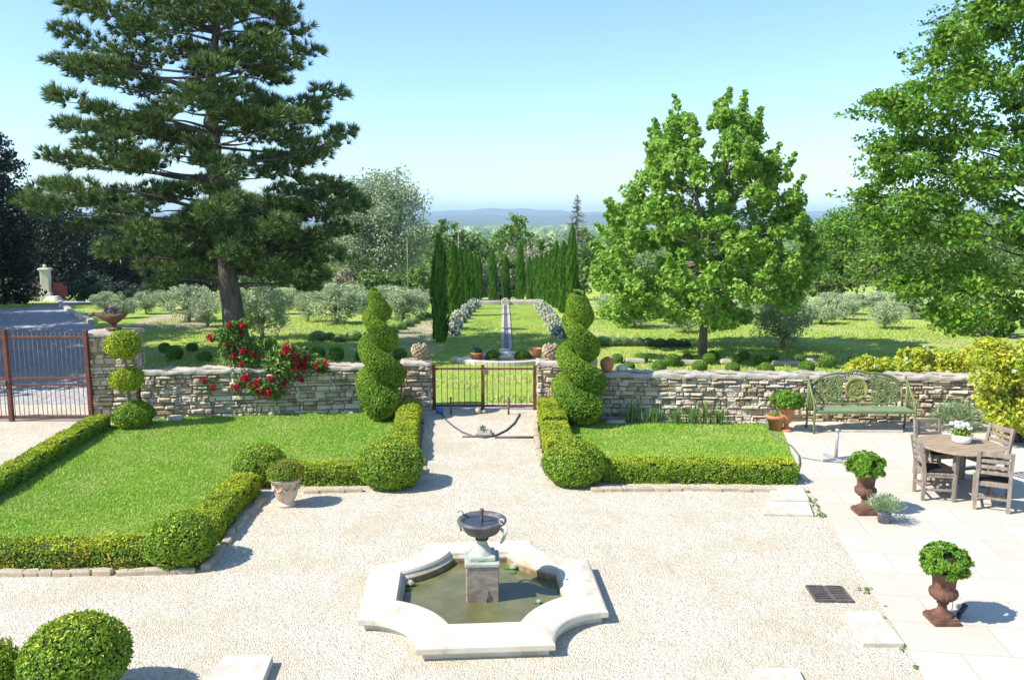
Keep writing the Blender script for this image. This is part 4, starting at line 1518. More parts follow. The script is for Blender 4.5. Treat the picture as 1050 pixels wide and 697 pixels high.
def scroll(cx, cz, r, turns, a0, flip, w=.013):
    n = int(10 * turns) + 4
    pts = []
    for k in range(n):
        u = k / (n - 1)
        a = a0 + flip * u * turns * 2 * math.pi
        rr_ = r * (1 - .82 * u)
        pts.append(back(cx + rr_ * math.cos(a), cz + rr_ * math.sin(a)))
    g.tube(pts, [w * (1 - .4 * k / (n - 1)) for k in range(n)], 5)


for side in (-1, 1):
    for k in range(5):
        cx_ = L / 2 + side * (.36 + k * .135)
        for r_i in range(4):
            cz_ = .58 + r_i * .135 + (.06 if k % 2 else 0)
            if abs(cx_ - L / 2) < L / 2 - .12 and cz_ < top_of(cx_) - .08:
                scroll(cx_, cz_, .085, 1.7, random.uniform(0, 6.28), side * random.choice((-1, 1)), .016)
    for k in range(120):
        x = L / 2 + side * random.uniform(.28, L / 2 - .14)
        z = random.uniform(.53, .98)
        if z < top_of(x) - .09:
            a = random.uniform(0, 6.28)
            r_ = .05
            pts = [back(x - r_ * math.cos(a), z - r_ * math.sin(a)), back(x + .012 * math.sin(a), z - .012 * math.cos(a)), back(x + r_ * math.cos(a), z + r_ * math.sin(a))]
            g.tube(pts, [.005, .020, .004], 5)
for k in range(14):
    a = math.pi * (k + .5) / 14
    x, z = L / 2 + .36 * math.cos(a), .84 + .25 * math.sin(a)
    if z < top_of(x) - .03:
        scroll(x, z, .05, 1.2, a, 1, .012)
g.build('scrollwork', M['bench'], bn)
g = Geo()
th = np.linspace(0, 2 * math.pi, 36, endpoint=False)


def disc(rx, rz_, yoff):
    return [np.array(back(mc[0] + rx * math.cos(a), mc[1] + rz_ * math.sin(a))) + np.array([0, yoff, 0]) for a in th]


rings = [disc(.235, .215, .02), disc(.235, .215, -.015), disc(.215, .195, -.03), disc(.20, .18, -.012), disc(.02, .02, -.016)]
i = np.arange(36)
j = (i + 1) % 36
g.add(np.concatenate(rings), np.concatenate([np.stack([k * 36 + i, k * 36 + j, k * 36 + 36 + j, k * 36 + 36 + i], 1) for k in range(4)]), 0, True)
for (x, z, r_, tn, a0, fl) in ((-.07, .05, .06, 1.1, 0, 1), (.06, .06, .06, 1.0, 2, -1), (0, -.06, .09, 1.2, 1, 1), (.09, -.05, .05, 1.1, 3, 1), (-.1, -.05, .05, 1.1, 5, -1)):
    n = 14
    pts = []
    for k in range(n):
        u = k / (n - 1)
        a = a0 + fl * u * tn * 6.28
        q_ = back(mc[0] + x + r_ * (1 - .8 * u) * math.cos(a), mc[1] + z + r_ * (1 - .8 * u) * math.sin(a))
        pts.append((q_[0], q_[1] - .02, q_[2]))
    g.tube(pts, .012, 5)
g.build('medallion', M['medal'], bn)
for x in (.02, L - .02):
    g = Geo()
    u = np.linspace(0, 1, 18)
    pts = [(x, SD + .10 - .02 * v - (.52) * v ** 1.2, 1.0 - .20 * math.sin(v * 1.5) - .13 * v + .05 * math.sin(v * 6.0)) for v in u]
    pts += [(x, -.03, .62), (x, -.01, .56)]
    g.tube(pts, .022, 7)
    g.blob((x, SD + .10, 1.03), .03, 10, 8)
    for k in range(5):
        y = .03 + k * .10
        zt = .70 + .04 * k
        g.tube([(x, y, .45), (x, y + .03, .45 + (zt - .45) * .5), (x, y - .01, zt)], [.011, .016, .008], 5)
    g.build('armrest', M['bench'], bn)
for x in (.02, L - .02):
    for y in (.0, SD + .02):
        g = Geo().tube([(x, y, .62 if y < .1 else .95), (x, y, .40), (x, y - .01, .12), (x, y - (.04 if y < .1 else -.04), .0)], [.022, .028, .02, .026], 7)
        g.build('leg', M['bench'], bn)

# ================================================================== TABLE AND CHAIRS
d = ray(984, 456)
k_ = (.74 - H) / d[2]
tcx, tcy = d[0] * k_, d[1] * k_
tb = thing('garden_table', (tcx, tcy, .010), R(12), label='round weathered teak garden table with four chairs around it', cat='table')
g = Geo().lathe([(.0, .705), (.58, .705), (.61, .712), (.615, .725), (.61, .738), (.58, .742), (.0, .742)], 48, smooth=False)
g.build('table_top', M['teak_top'], tb)
g = Geo().box((0, 0, .672), (.80, .07, .06), bevel=.006).box((0, .0, .672), (.07, .80, .058), bevel=.006)
g.build('apron', M['teak'], tb)
for qx_ in (-.36, .36):
    for qy_ in (-.36, .36):
        Geo().box((qx_ * .9, qy_ * .9, .35), (.07, .07, .70), bevel=.006).build('leg', M['teak'], tb)
g = Geo().beam((-.32, -.32, .16), (.32, .32, .16), .045).beam((-.32, .32, .165), (.32, -.32, .165), .045)
g.build('stretcher', M['teak'], tb)


def make_chair():
    t = thing('garden_chair', (0, 0, 0))
    w, dp = .46, .44
    g = Geo()
    for k in range(6):
        g.box((0, -.19 + k * .075, .42), (w, .062, .022), bevel=.004)
    g.box((0, -.215, .39), (w - .04, .022, .055), bevel=.003).box((0, .205, .39), (w - .04, .022, .055), bevel=.003)
    for sx_ in (-1, 1):
        g.box((sx_ * (w / 2 - .02), 0, .39), (.022, .42, .055), bevel=.003)
    g.build('seat', M['teak'], t)
    g = Geo().box((0, -.01, .452), (.40, .38, .042), bevel=.014)
    g.build('cushion', M['cushion'], t)
    for sx_ in (-1, 1):
        Geo().box((sx_ * (w / 2 - .02), -.21, .205), (.046, .046, .41), bevel=.004).build('leg', M['teak'], t)
        g = Geo().tube([(sx_ * (w / 2 - .02), .215, .0), (sx_ * (w / 2 - .02), .215, .42), (sx_ * (w / 2 - .02), .245, .62), (sx_ * (w / 2 - .02), .30, .90)], [.033] * 4, 4, 0, False)
        g.build('leg', M['teak'], t)
    for z, hh in ((.86, .075), (.755, .05), (.665, .05), (.575, .05)):
        y = .215 + (z - .42) * .175
        b = Geo().box((0, y, z), (w - .05, .020, hh), bevel=.004)
        b.build('back_slat', M['teak'], t)
    g = Geo()
    for sx_ in (-1, 1):
        g.box((sx_ * (w / 2 - .02), 0, .17), (.022, .40, .035), bevel=.003)
    g.box((0, .215, .19), (w - .06, .02, .035), bevel=.003).box((0, -.0, .17), (w - .06, .022, .03), bevel=.003)
    g.build('stretcher', M['teak'], t)
    return kids(t)


ch = make_chair()
cl = [((.10, -.74), R(153), 'teak garden chair with its back to the viewer, nearest side of the round table'),
      ((-.50, -.28), R(80), 'teak garden chair seen from the side, on the bench side of the round table'),
      ((.02, .70), R(6), 'teak garden chair behind the round table, in front of the herb clump by the wall'),
      ((.66, .40), R(-72), 'teak garden chair half hidden behind the round table beside the golden shrub')]
for k, ((ox, oy), rz, lab) in enumerate(cl):
    o = ch if k == 0 else copy_tree(ch)
    o.location = (tcx + ox, tcy + oy, .010)
    o.rotation_euler = (0, 0, rz)
    tag(o, lab, 'chair', 'teak chairs around the round table')
t = thing('flower_bowl', (tcx + .08, tcy + .10, .752), label='white ceramic bowl of white flowers standing on the round table', cat='flower bowl')
g = Geo().lathe([(.0, 0), (.11, 0), (.135, .03), (.142, .13), (.135, .13), (.125, .10), (.0, .10)], 28)
g.build('bowl', M['white_glaze'], t)
g = Geo()
D = sph(420)
D[:, 2] = abs(D[:, 2])
leaves(g, np.array([0, 0, .12]) + D * rng.uniform(.05, .15, (420, 1)), sph(420), .05, .03)
g.build('foliage', M['box'], t)
g = Geo()
for k in range(11):
    a, r_ = k * 2.4, .03 + .011 * k
    c = np.array([r_ * math.cos(a) - .02, r_ * math.sin(a), .25 + .05 * random.random()])
    D = sph(16)
    leaves(g, c + D * .03, D, .05, .045)
g.build('blossom', M['white_petal'], t)

# parasol foot
x, y = at(857, 472)
t = thing('parasol_base', (x, y, .010), R(20), label='grey metal parasol stand with an empty tube on the patio', cat='parasol base')
g = Geo().tube([(0, 0, .02), (0, 0, .56)], .028, 12).lathe([(.028, .50), (.04, .505), (.04, .56), (.03, .565)], 16)
g.build('tube', M['galv'], t)
g = Geo().box((0, 0, .02), (.62, .05, .035), bevel=.006).box((0, 0, .022), (.05, .62, .035), bevel=.006)
g.build('foot', M['galv'], t)
x, y = at(889, 443)
flat_slab('long flat stone on the paving under the green bench', [at(862, 444), at(926, 444), at(926, 438.5), at(862, 438.5)], .05)

# lawn stones
for px_, py_, sz, lab, mt in ((180, 431, (.30, .2, .09), 'small pale stone lying on the grass before the rose bush wall', 'slab'),
                              (357, 424.5, (.26, .12, .05), 'small dark flat stone on the grass beside the spiral at the rose side', 'coping'),
                              (631, 434, (.42, .2, .07), 'grey flat stone on the grass beside the spiral with the round top', 'coping')):
    x, y = at(px_, py_)
    o = Geo().box((0, 0, sz[2] / 2), sz, bevel=.02, taper=.9).build('lawn_stone', M[mt], loc=(x, y, .012))
    tag(o, lab, 'stone')

# ================================================================== PLANTS BY THE WALLS
def weeds(name_label, lines, n, wid, mat):
    g = Geo()
    for (pa, pb) in lines:
        pa, pb = np.array(pa), np.array(pb)
        for k in range(n):
            if lump(np.array([[k * .31, pa[0] * 3, 0]]))[0] < -.05:
                continue
            p = pa + (pb - pa) * random.random() + np.array([random.gauss(0, wid), random.gauss(0, wid)])
            m_ = random.randint(5, 14)
            D = sph(m_)
            D[:, 2] = np.abs(D[:, 2]) * .7
            s_ = random.uniform(.5, 1.3)
            leaves(g, np.array([p[0], p[1], .012]) + D * .025 * s_, D + sph(m_) * .5, .05 * s_, .014 * s_, along=D * 2)
    tag(g.build('weeds', M[mat]), name_label, 'weeds', kind='stuff')


weeds('small weeds growing along the edge between gravel and patio', [(at(822, 500), at(838, 522)), (at(830, 512), at(842, 532)), (at(885, 600), at(905, 635)), (at(915, 655), at(940, 690))], 20, .04, 'strap')
weeds('low weeds at the foot of the bench wall', [(at(742, 434.5), at(800, 436)), (at(640, 433), at(745, 434.5))], 90, .06, 'strap')
def strap_clump(label, px_, py_, h, n, spread=.16, mat='strap'):
    x, y = at(px_, py_)
    t = thing('daylily_clump', (x, y, .0), label=label, cat='plant', group='strap leaved clumps along the wall')
    g = Geo()
    for k in range(n):
        a = random.uniform(0, 6.28)
        r0 = random.uniform(0, spread * .6)
        b = np.array([r0 * math.cos(a), r0 * math.sin(a) * .6, 0])
        hh = h * random.uniform(.55, 1.05)
        out = np.array([math.cos(a), math.sin(a), 0]) * random.uniform(.05, .5) * hh
        w = random.uniform(.006, .011)
        sd = np.array([-math.sin(a), math.cos(a), 0]) * w
        P = [b - sd, b + sd, b + out * .3 + sd * .9 + (0, 0, hh * .6), b + out * .3 - sd * .9 + (0, 0, hh * .6), b + out + (0, 0, hh * random.uniform(.8, 1)), b + out * .98 + (0, 0, hh * .8)]
        g.add(P[:5], [(0, 1, 2, 3)]).add([P[3], P[2], P[4]], [(0, 1, 2)])
    g.build('foliage', M[mat], t)


for k, (a, b, h) in enumerate(((646, 434, .66), (662, 434, .62), (676, 434, .58), (694, 435, .55), (712, 435, .62), (727, 435, .60), (737, 435.5, .58))):
    strap_clump(f'{ORD[k]} upright strap leaved clump from the spiral along the bench wall', a + random.uniform(-3, 3), b, h * random.uniform(.75, 1.1), random.choice((24, 34, 50, 62)), random.uniform(.22, .42))
# silvery herb by the wall behind the table
x, y = at(980, 441)
t = thing('herb_clump', (x, y, .0), label='silvery green herb mound against the wall behind the table', cat='plant')
g = Geo()
D = sph(2600)
D = D[D[:, 2] > -.1]
Lr = rng.uniform(.25, .55, len(D))
P = np.array([0, 0, .12]) + D * Lr[:, None] * np.array([1.1, .6, .95])
leaves(g, P, np.cross(D, sph(len(D))), .11, .020, along=D * 1.6, spread=.8)
g.build('foliage', M['herb'], t)


def shrub_geo(g, clumps, per, L, W, mat=0, up=.4, squash=.8):
    c = np.array([k[:3] for k in clumps])
    r = np.array([k[3] for k in clumps])
    n = len(c)
    D = sph(n * per)
    u = rng.random((n * per, 1)) ** .4
    P = np.repeat(c, per, 0) + D * np.repeat(r, per)[:, None] * u * np.array([1, 1, squash])
    nr = D * .55 + np.array([0, 0, up]) + rng.normal(size=D.shape) * .6
    leaves(g, P, nr, L, W, mat)


# red rose bush on the wall
rxw, ryw = at(266, 424)
t = thing('rose_bush', (rxw, ryw - .05, 0), label='climbing rose bush full of red flowers sprawling over the drystone wall', cat='rose bush')
cl = []
for (px_, py_, r_) in ((240, 345, .22), (236, 362, .26), (255, 352, .3), (262, 366, .32), (250, 380, .36), (232, 385, .3), (218, 390, .25), (245, 396, .28), (268, 385, .34), (282, 372, .3), (292, 360, .28), (283, 392, .26), (300, 372, .26), (312, 380, .22), (322, 372, .18), (306, 362, .2), (275, 352, .2), (210, 394, .16), (262, 398, .2), (238, 335, .16), (330, 372, .12), (294, 385, .2)):
    yy = ryw + random.uniform(-.25, .12)
    x, z = at_depth(px_, py_, yy)
    cl.append((x - rxw, yy - ryw + .05, z, r_))
g = Geo()
cl += [(k[0] + random.uniform(-.25, .25), k[1] + random.uniform(-.1, .15), max(k[2] + random.uniform(-.2, .15), .3), k[3]) for k in cl]
shrub_geo(g, cl, 330, .085, .055)
g.build('foliage', [M['rose_leaf']], t)
g = Geo()
for c in cl:
    b = np.array([random.uniform(-.3, .3), .02, 0])
    m_ = (b + np.array(c[:3])) / 2 + np.array([random.uniform(-.1, .1), -.05, .12])
    g.tube([b, m_, c[:3]], [.016, .011, .006], 5)
g.build('stems', M['bark'], t)
fl = Geo()
for k in range(7):
    D = sph(9)
    leaves(fl, np.array([random.gauss(0, .04), random.gauss(0, .04), random.gauss(0, .03)]) + D * .035, D, .06, .055, fold=.3)
b0 = fl.build('rose_blossom', M['rose'], t)
for k in range(56):
    c = random.choice(cl)
    D = sph(1)[0]
    D = np.array([D[0], -abs(D[1]) * 1.1 - .1, D[2] * .9 + .15])
    D /= np.linalg.norm(D)
    o = b0 if k == 0 else b0.copy()
    if k:
        col.objects.link(o)
    o.location = np.array(c[:3]) + D * c[3] * 1.0
    o.rotation_euler = (random.uniform(0, 6), random.uniform(0, 6), random.uniform(0, 6))
    s_ = random.uniform(.55, 1.15)
    o.scale = (s_, s_, s_)

# golden shrub spilling over the wall behind bench and table
def golden(label, blobs, base, Y0, dY, per=170):
    bx_, by_ = base
    t = thing('golden_shrub', (bx_, by_, 0), label=label, cat='shrub')
    cl = []
    for (px_, py_, r_) in blobs:
        yy = Y0 + random.uniform(-dY, dY)
        x, z = at_depth(px_, py_, yy)
        cl.append((x - bx_, yy - by_, max(z, .12), r_))
    g = Geo()
    shrub_geo(g, cl, int(per * 1.5), .095, .055, up=.35)
    g.build('foliage', M['gold_leaf'], t)
    g = Geo()
    for c in cl:
        g.tube([(c[0] * .3, c[1] * .3, 0), (c[0] * .7, c[1] * .6, c[2] * .6), c[:3]], [.02, .013, .005], 5)
    g.build('stems', M['bark'], t)
    g = Geo()
    for k in range(34):
        c = random.choice(cl)
        D = unit(np.array([[random.gauss(0, 1), -abs(random.gauss(0, 1)), random.gauss(0, 1) + .3]]))[0]
        p = np.array(c[:3]) + D * c[3] * 1.0
        S = sph(12)
        leaves(g, p + S * .03, S, .05, .04)
    g.build('blossoms', M['white_petal'], t)


bl = []
for k in range(64):
    px_ = random.uniform(868, 1035)
    top = 372 - 16 * min(1, (px_ - 868) / 60) - 10 * max(0, (px_ - 985) / 50)
    bl.append((px_, random.uniform(top + 6, 388), random.uniform(.15, .27)))
bx_, by_ = at(960, 432)
golden('long low golden green shrub spilling over the wall top behind the bench', bl, (bx_, by_ + .6), by_ + .75, .35)
bl = []
for k in range(90):
    py_ = random.uniform(352, 452)
    lo = np.interp(py_, [345, 375, 400, 430, 455], [1005, 995, 1003, 1012, 1030])
    px_ = random.uniform(lo + 10, 1100)
    bl.append((px_, py_, random.uniform(.18, .34)))
bx_, by_ = at(1052, 452)
golden('tall golden green shrub cascading in front of the wall beyond the table', bl, (bx_, by_), by_ - .05, .45, 190)

# box balls and lavender on the meadow beyond the wall
bb = Geo()
ball_geo(bb, (0, 0, .8), 1.0, 260, L=.16, W=.11, squash=.9, lumps=.05)
bb_o = bb.build('box_ball', [M['box_dark'], M['foliage_core'], M['box']])
used_ball = False
rows = [
    ('box ball beyond the bench wall, {} from the spiral in the nearer row', 'small box balls beyond the bench wall, near row', [(645, 379, 6), (676, 381, 7.5), (717, 381, 8), (751, 382, 7.5), (785, 383, 8), (827, 382, 8)]),
    ('box ball beyond the bench wall, {} from the spiral in the farther row', 'small box balls beyond the bench wall, far row', [(633, 372, 6), (658, 371, 6.5), (689, 375, 8), (705, 371, 6), (731, 368, 6), (727, 373, 7), (754, 373, 6), (763, 369, 6), (780, 374, 7), (793, 371, 5), (819, 372, 6), (848, 377, 9), (876, 375, 7)]),
    ('small box ball beyond the rose bush wall, {} from the tall stone pillar', 'small box balls beyond the rose bush wall', [(169, 361, 6), (179, 368, 8.5), (197, 360, 6), (210, 370, 7), (229, 358, 5), (309, 364, 6.5), (326, 367, 7.5), (345, 369, 8), (371, 369, 7), (410, 368, 7)]),
    ('box ball beside the splash stone of the curved pool, {} from the rose side', 'box balls by the curved pool', [(506, 370, 7.5), (535.5, 370, 8)]),
]
for lab, grp, lst in rows:
    for k, (px_, py_, r_) in enumerate(lst):
        x, y, z = on(px_, py_)
        o = bb_o if not used_ball else bb_o.copy()
        if used_ball:
            col.objects.link(o)
        used_ball = True
        rr_ = r_ / 850 * y
        o.location = (x, y, z - .01)
        o.scale = (rr_ * random.uniform(.92, 1.1), rr_, rr_ * random.uniform(.85, 1.0))
        o.rotation_euler = (0, 0, random.uniform(0, 6))
        tag(o, lab.format(ORD[k]), 'box ball', grp)

# grey stones edging the far bed
g = Geo()
for k in range(5):
    pass
for k, (xa, xb, yb) in enumerate(((640, 662, 372), (697, 722, 374), (738, 752, 373), (790, 822, 374.5), (826, 842, 372))):
    a, b = on(xa, yb), on(xb, yb)
    c = ((a[0] + b[0]) / 2, (a[1] + b[1]) / 2, a[2])
    o = Geo().box((0, 0, .07), (b[0] - a[0], .22, .14), bevel=.04, taper=.92).build('kerb_stone', M['coping'], loc=c)
    tag(o, f'{ORD[k]} long grey kerb stone from the spiral, among the far box balls', 'kerb stone', 'grey kerb stones among the far box balls')

# pots by the pool
x, y, z = on(489, 372)
t = thing('terracotta_pot', (x, y, z), scale=.72, label='terracotta pot of blue green succulents beside the curved pool', cat='flowerpot')
g = Geo().lathe([(.0, 0), (.20, 0), (.24, .38), (.27, .38), (.27, .44), (.23, .44), (.2, .40), (.0, .40)], 24)
g.build('pot', M['terracotta'], t)
g = Geo()
D = sph(500)
D[:, 2] = abs(D[:, 2])
leaves(g, np.array([0, 0, .42]) + D * rng.uniform(.08, .24, (500, 1)), D, .12, .04, along=D * 2)
g.build('foliage', M['blue_leaf'], t)
x, y, z = on(549, 369)
t = thing('terracotta_jar', (x, y, z), scale=.72, label='dark red terracotta jar with bare rim beside the curved pool', cat='jar')
g = Geo().lathe([(.0, 0), (.16, 0), (.24, .15), (.28, .34), (.25, .44), (.28, .5), (.22, .5), (.2, .44), (.0, .4)], 24)
g.build('pot', M['terracotta'], t)

lv = []
for kind in range(2):
    t = thing('lavender_mound', (0, 0, 0))
    g = Geo()
    D = sph(1500)
    D[:, 2] = abs(D[:, 2])
    P = D * rng.uniform(.75, 1.0, (1500, 1)) * np.array([1, 1, .85])
    leaves(g, P, np.cross(D, sph(1500)), .36, .06, along=D * 3, spread=.6)
    g.blob((0, 0, .2), .75, 12, 8, .05, 3)
    if kind:
        D = sph(700)
        D[:, 2] = abs(D[:, 2])
        leaves(g, D * rng.uniform(.98, 1.15, (700, 1)) * np.array([1, 1, .85]), np.cross(D, sph(700)), .2, .05, 1, along=D * 3, spread=.4)
    g.build('foliage', [M['lavender'], M['lavender_bud']], t)
    lv.append(kids(t))
lused = [False, False]
LV = [('lavender mound beyond the rose bush wall, {} from the pine', 'lavender mounds in the short row near the pine', [(326, 349, 10, 0), (338, 348, 7, 1), (348, 350, 8, 0), (363, 349, 10, 0)]),
      ('lavender mound in the row beside the dirt path, {} from the near end', 'lavender mounds in the receding row', [(381, 347, 9, 0), (391, 344, 9, 0), (400, 341, 8.5, 0), (409, 338, 8, 0), (417, 335, 8, 0), (424, 332, 7, 0), (431, 329, 6.5, 0), (437, 326, 6, 0)]),
      ('lavender mound under the plane tree, {} from the spiral', 'lavender mounds under the plane tree', [(618, 354, 9, 0), (629, 354, 9, 0), (641, 354, 8, 1), (653, 354, 8, 1), (665, 354, 8, 0), (677, 355, 8, 1), (689, 355, 8, 1), (701, 355, 7, 1)])]
for lab, grp, lst in LV:
    for k, (px_, py_, r_, kind) in enumerate(lst):
        x, y, z = on(px_, py_)
        o = lv[kind] if not lused[kind] else copy_tree(lv[kind])
        lused[kind] = True
        rr_ = r_ / 850 * y
        o.location = (x, y, z)
        o.scale = (rr_ * 1.05, rr_, rr_ * 1.1)
        o.rotation_euler = (0, 0, random.uniform(0, 6))
        tag(o, lab.format(ORD[k]), 'lavender', grp)

# ================================================================== TREES
def limb(g, a, b, r0, r1, n=6, sag=.12, mat=0, seg=6):
    a, b = np.array(a, float), np.array(b, float)
    L_ = np.linalg.norm(b - a)
    u = np.linspace(0, 1, seg)
    mid = np.array([random.uniform(-1, 1), random.uniform(-1, 1), random.uniform(-.6, 1)]) * sag * L_
    P = a + (b - a) * u[:, None] + mid * (np.sin(u * math.pi))[:, None]
    g.tube(P, r0 + (r1 - r0) * u, n, mat)


def crown_leaves(g, C, Rr, per, L, W, up=.45, squash=.75, mat=0, jit=.7):
    n = len(C)
    D = sph(n * per)
    u = rng.random((n * per, 1)) ** .45
    P = np.repeat(C, per, 0) + D * np.repeat(Rr, per)[:, None] * u * np.array([1, 1, squash])
    leaves(g, P, D * .5 + np.array([0, 0, up]) + rng.normal(size=D.shape) * jit, L, W, mat)


# --- plane tree (two topped)
bx_, by_, bz_ = on(720, 363)
sc = by_ / 850
T = thing('plane_tree', (bx_, by_, bz_), label='young two topped plane tree with bright green leaves beyond the bench wall', cat='tree')
ey = [335, 320, 300, 275, 250, 220, 190, 160, 140, 120, 105, 97]
el = [-66, -98, -112, -112, -106, -100, -84, -64, -52, -42, -36, -32]
er = [6, 52, 84, 104, 104, 96, 88, 74, 60, 40, 28, 16]
C, RR = [], []
tries = 0
while len(C) < 400:
    py_ = random.uniform(108, 322)
    l, r = np.interp(-py_, [-v for v in ey], el), np.interp(-py_, [-v for v in ey], er)
    cen, hw = (l + r) / 2, (r - l) / 2
    u = random.uniform(-1, 1)
    px_ = 720 + cen + u * hw
    if py_ < 190 and abs(px_ - 713) < 3 + (190 - py_) * .15:
        continue
    if px_ < 640 and py_ > 300 and random.random() < .35:
        continue
    dmax = hw * math.sqrt(max(1 - u * u, 0)) * .95
    v = random.choice((-1, 1)) * random.random() ** .6
    if math.hypot(u, v) < .45 and random.random() < .6:
        continue
    q_ = np.array([(px_ - 720) * sc, v * dmax * sc, (363 - py_) * sc * .955 - abs(v) * .1])
    if lump(q_[None] * 1.35, 4)[0] < -.28:
        continue
    C.append(q_)
    RR.append(random.uniform(.20, .46) * (.75 if py_ < 135 else 1))
for q_ in random.sample(C, 150):
    if q_[2] > 1.5:
        d = np.array([q_[0] * .25 + random.gauss(0, .12), q_[1] * .25 + random.gauss(0, .12), 1.0])
        d /= np.linalg.norm(d)
        for k in range(1, 4):
            C.append(q_ + d * (.16 + .17 * k))
            RR.append(.19 - .035 * k)
C, RR = np.array(C), np.array(RR)
g = Geo()
big = RR > .185
crown_leaves(g, C[big], RR[big], 120, .155, .12, up=.5, jit=.6)
crown_leaves(g, C[~big], RR[~big], 26, .15, .11, up=.3, jit=.7)
g.build('crown', M['plane'], T)
g = Geo()
spine = [(0, 0, -.1), (.02, 0, 1.0), (-.03, 0, 2.4), (0, 0, 3.6)]
g.tube(spine, [.16, .125, .11, .10], 10)
lA = [(0, 0, 3.2), (-.25, .1, 4.6), (-.75, .1, 6.2), (-1.15, .1, 7.6)]
lB = [(0, 0, 3.3), (.35, -.1, 4.6), (.6, 0, 6.0), (.75, 0, 7.3)]
g.tube(lA, [.085, .065, .04, .012], 8)
g.tube(lB, [.085, .065, .04, .012], 8)
nodes = [np.array(p) for L3 in (spine[2:], lA, lB) for p in L3] + [np.array([0, 0, z]) for z in (1.9, 2.6, 3.0)]
nodes = [p + (q_ - p) * random.random() for L3 in (spine[2:], lA, lB) for p, q_ in zip(map(np.array, L3[:-1]), map(np.array, L3[1:])) for _ in range(7)]
for c in C[big][::4]:
    cand = [p for p in nodes if p[2] < c[2] + .1] or [nodes[0]]
    p = min(cand, key=lambda p: np.linalg.norm(p - c) + .6 * abs(c[2] - p[2] - .6))
    limb(g, p, c, .028, .006, 5, .10)
g.build('trunk', M['bark'], T)

# --- big elm leaning in from beyond the patio
Yel = 20.5
sc = Yel / 850
ex = 1120
gx_ = at_depth(ex, 350, Yel)[0]
T = thing('elm_tree', (gx_, Yel, 0), label='large spreading broadleaf tree reaching in over the golden shrub', cat='tree')
by = [-170, -120, -60, 0, 20, 45, 70, 85, 100, 112, 125, 140, 155, 170, 185, 200, 215, 230, 250, 270, 290, 310, 330, 345]
bl_ = [1080, 1020, 990, 975, 966, 950, 940, 925, 885, 884, 912, 905, 892, 890, 900, 872, 880, 885, 900, 896, 912, 930, 962, 985]
C, RR = [], []
while len(C) < 920:
    py_ = random.uniform(-170, 340)
    lo = np.interp(py_, by, bl_) + 7
    px_ = lo + (1290 - lo) * random.random() ** 1.1
    u = (px_ - ex) / (ex - lo + 40)
    d = math.sqrt(max(1 - min(abs(u), 1) ** 2, 0.02)) * 105
    v = random.choice((-1, 1)) * random.random() ** .55
    if abs(u) < .5 and abs(v) < .4 and random.random() < .7:
        continue
    Yc = v * d * sc
    x, z = at_depth(px_, py_, Yel + Yc)
    C.append((x - gx_, Yc, z))
    RR.append(random.uniform(.32, .62) * (.6 if px_ - lo < 12 else 1))
C, RR = np.array(C), np.array(RR)
g = Geo()
crown_leaves(g, C, RR, 120, .135, .085, up=.4, squash=.62)
# drooping sprays that break up the outline
for k in range(120):
    py_ = random.uniform(0, 340)
    lo = np.interp(py_, by, bl_)
    x, z = at_depth(lo + random.uniform(-4, 22), py_, Yel + random.uniform(-.9, .9))
    a = np.array([x - gx_, random.uniform(-.9, .9), z])
    dr_ = np.array([-1, random.uniform(-.4, .4), random.uniform(-.35, .2)])
    n = 34
    u = rng.random(n)
    P = a + dr_ * (u[:, None] - .7) * .75 + rng.normal(0, .05, (n, 3))
    leaves(g, P, rng.normal(size=(n, 3)) * .5 + np.array([0, -.3, .7]), .125, .07, along=np.tile(dr_, (n, 1)))
g.build('crown', M['elm'], T)
g = Geo()
sp_ = [np.array(p) for p in ((0, 0, -.2), (-.1, 0, 1.5), (-.2, .1, 3.2), (-.1, .1, 5.5), (.2, 0, 8.0), (.3, 0, 10.5))]
g.tube(sp_, [.38, .30, .26, .19, .12, .04], 12)
for c in C[::7]:
    cand = [p for p in sp_[1:] if p[2] < c[2] + .3] or [sp_[1]]
    p = cand[-1] if random.random() < .6 else random.choice(cand)
    limb(g, p, c, .045, .006, 5, .14)
g.build('trunk', M['dark_bark'], T)

# --- the big pine
bx_, by_, bz_ = on(245, 366)
sc = by_ / 850
T = thing('pine_tree', (bx_, by_, bz_), label='tall dark pine with a thick leaning trunk behind the rose bush', cat='tree')


def pp(px_, py_, dy=0.0):
    x, z = at_depth(px_, py_, by_ + dy)
    return np.array([x - bx_, dy, z - bz_])


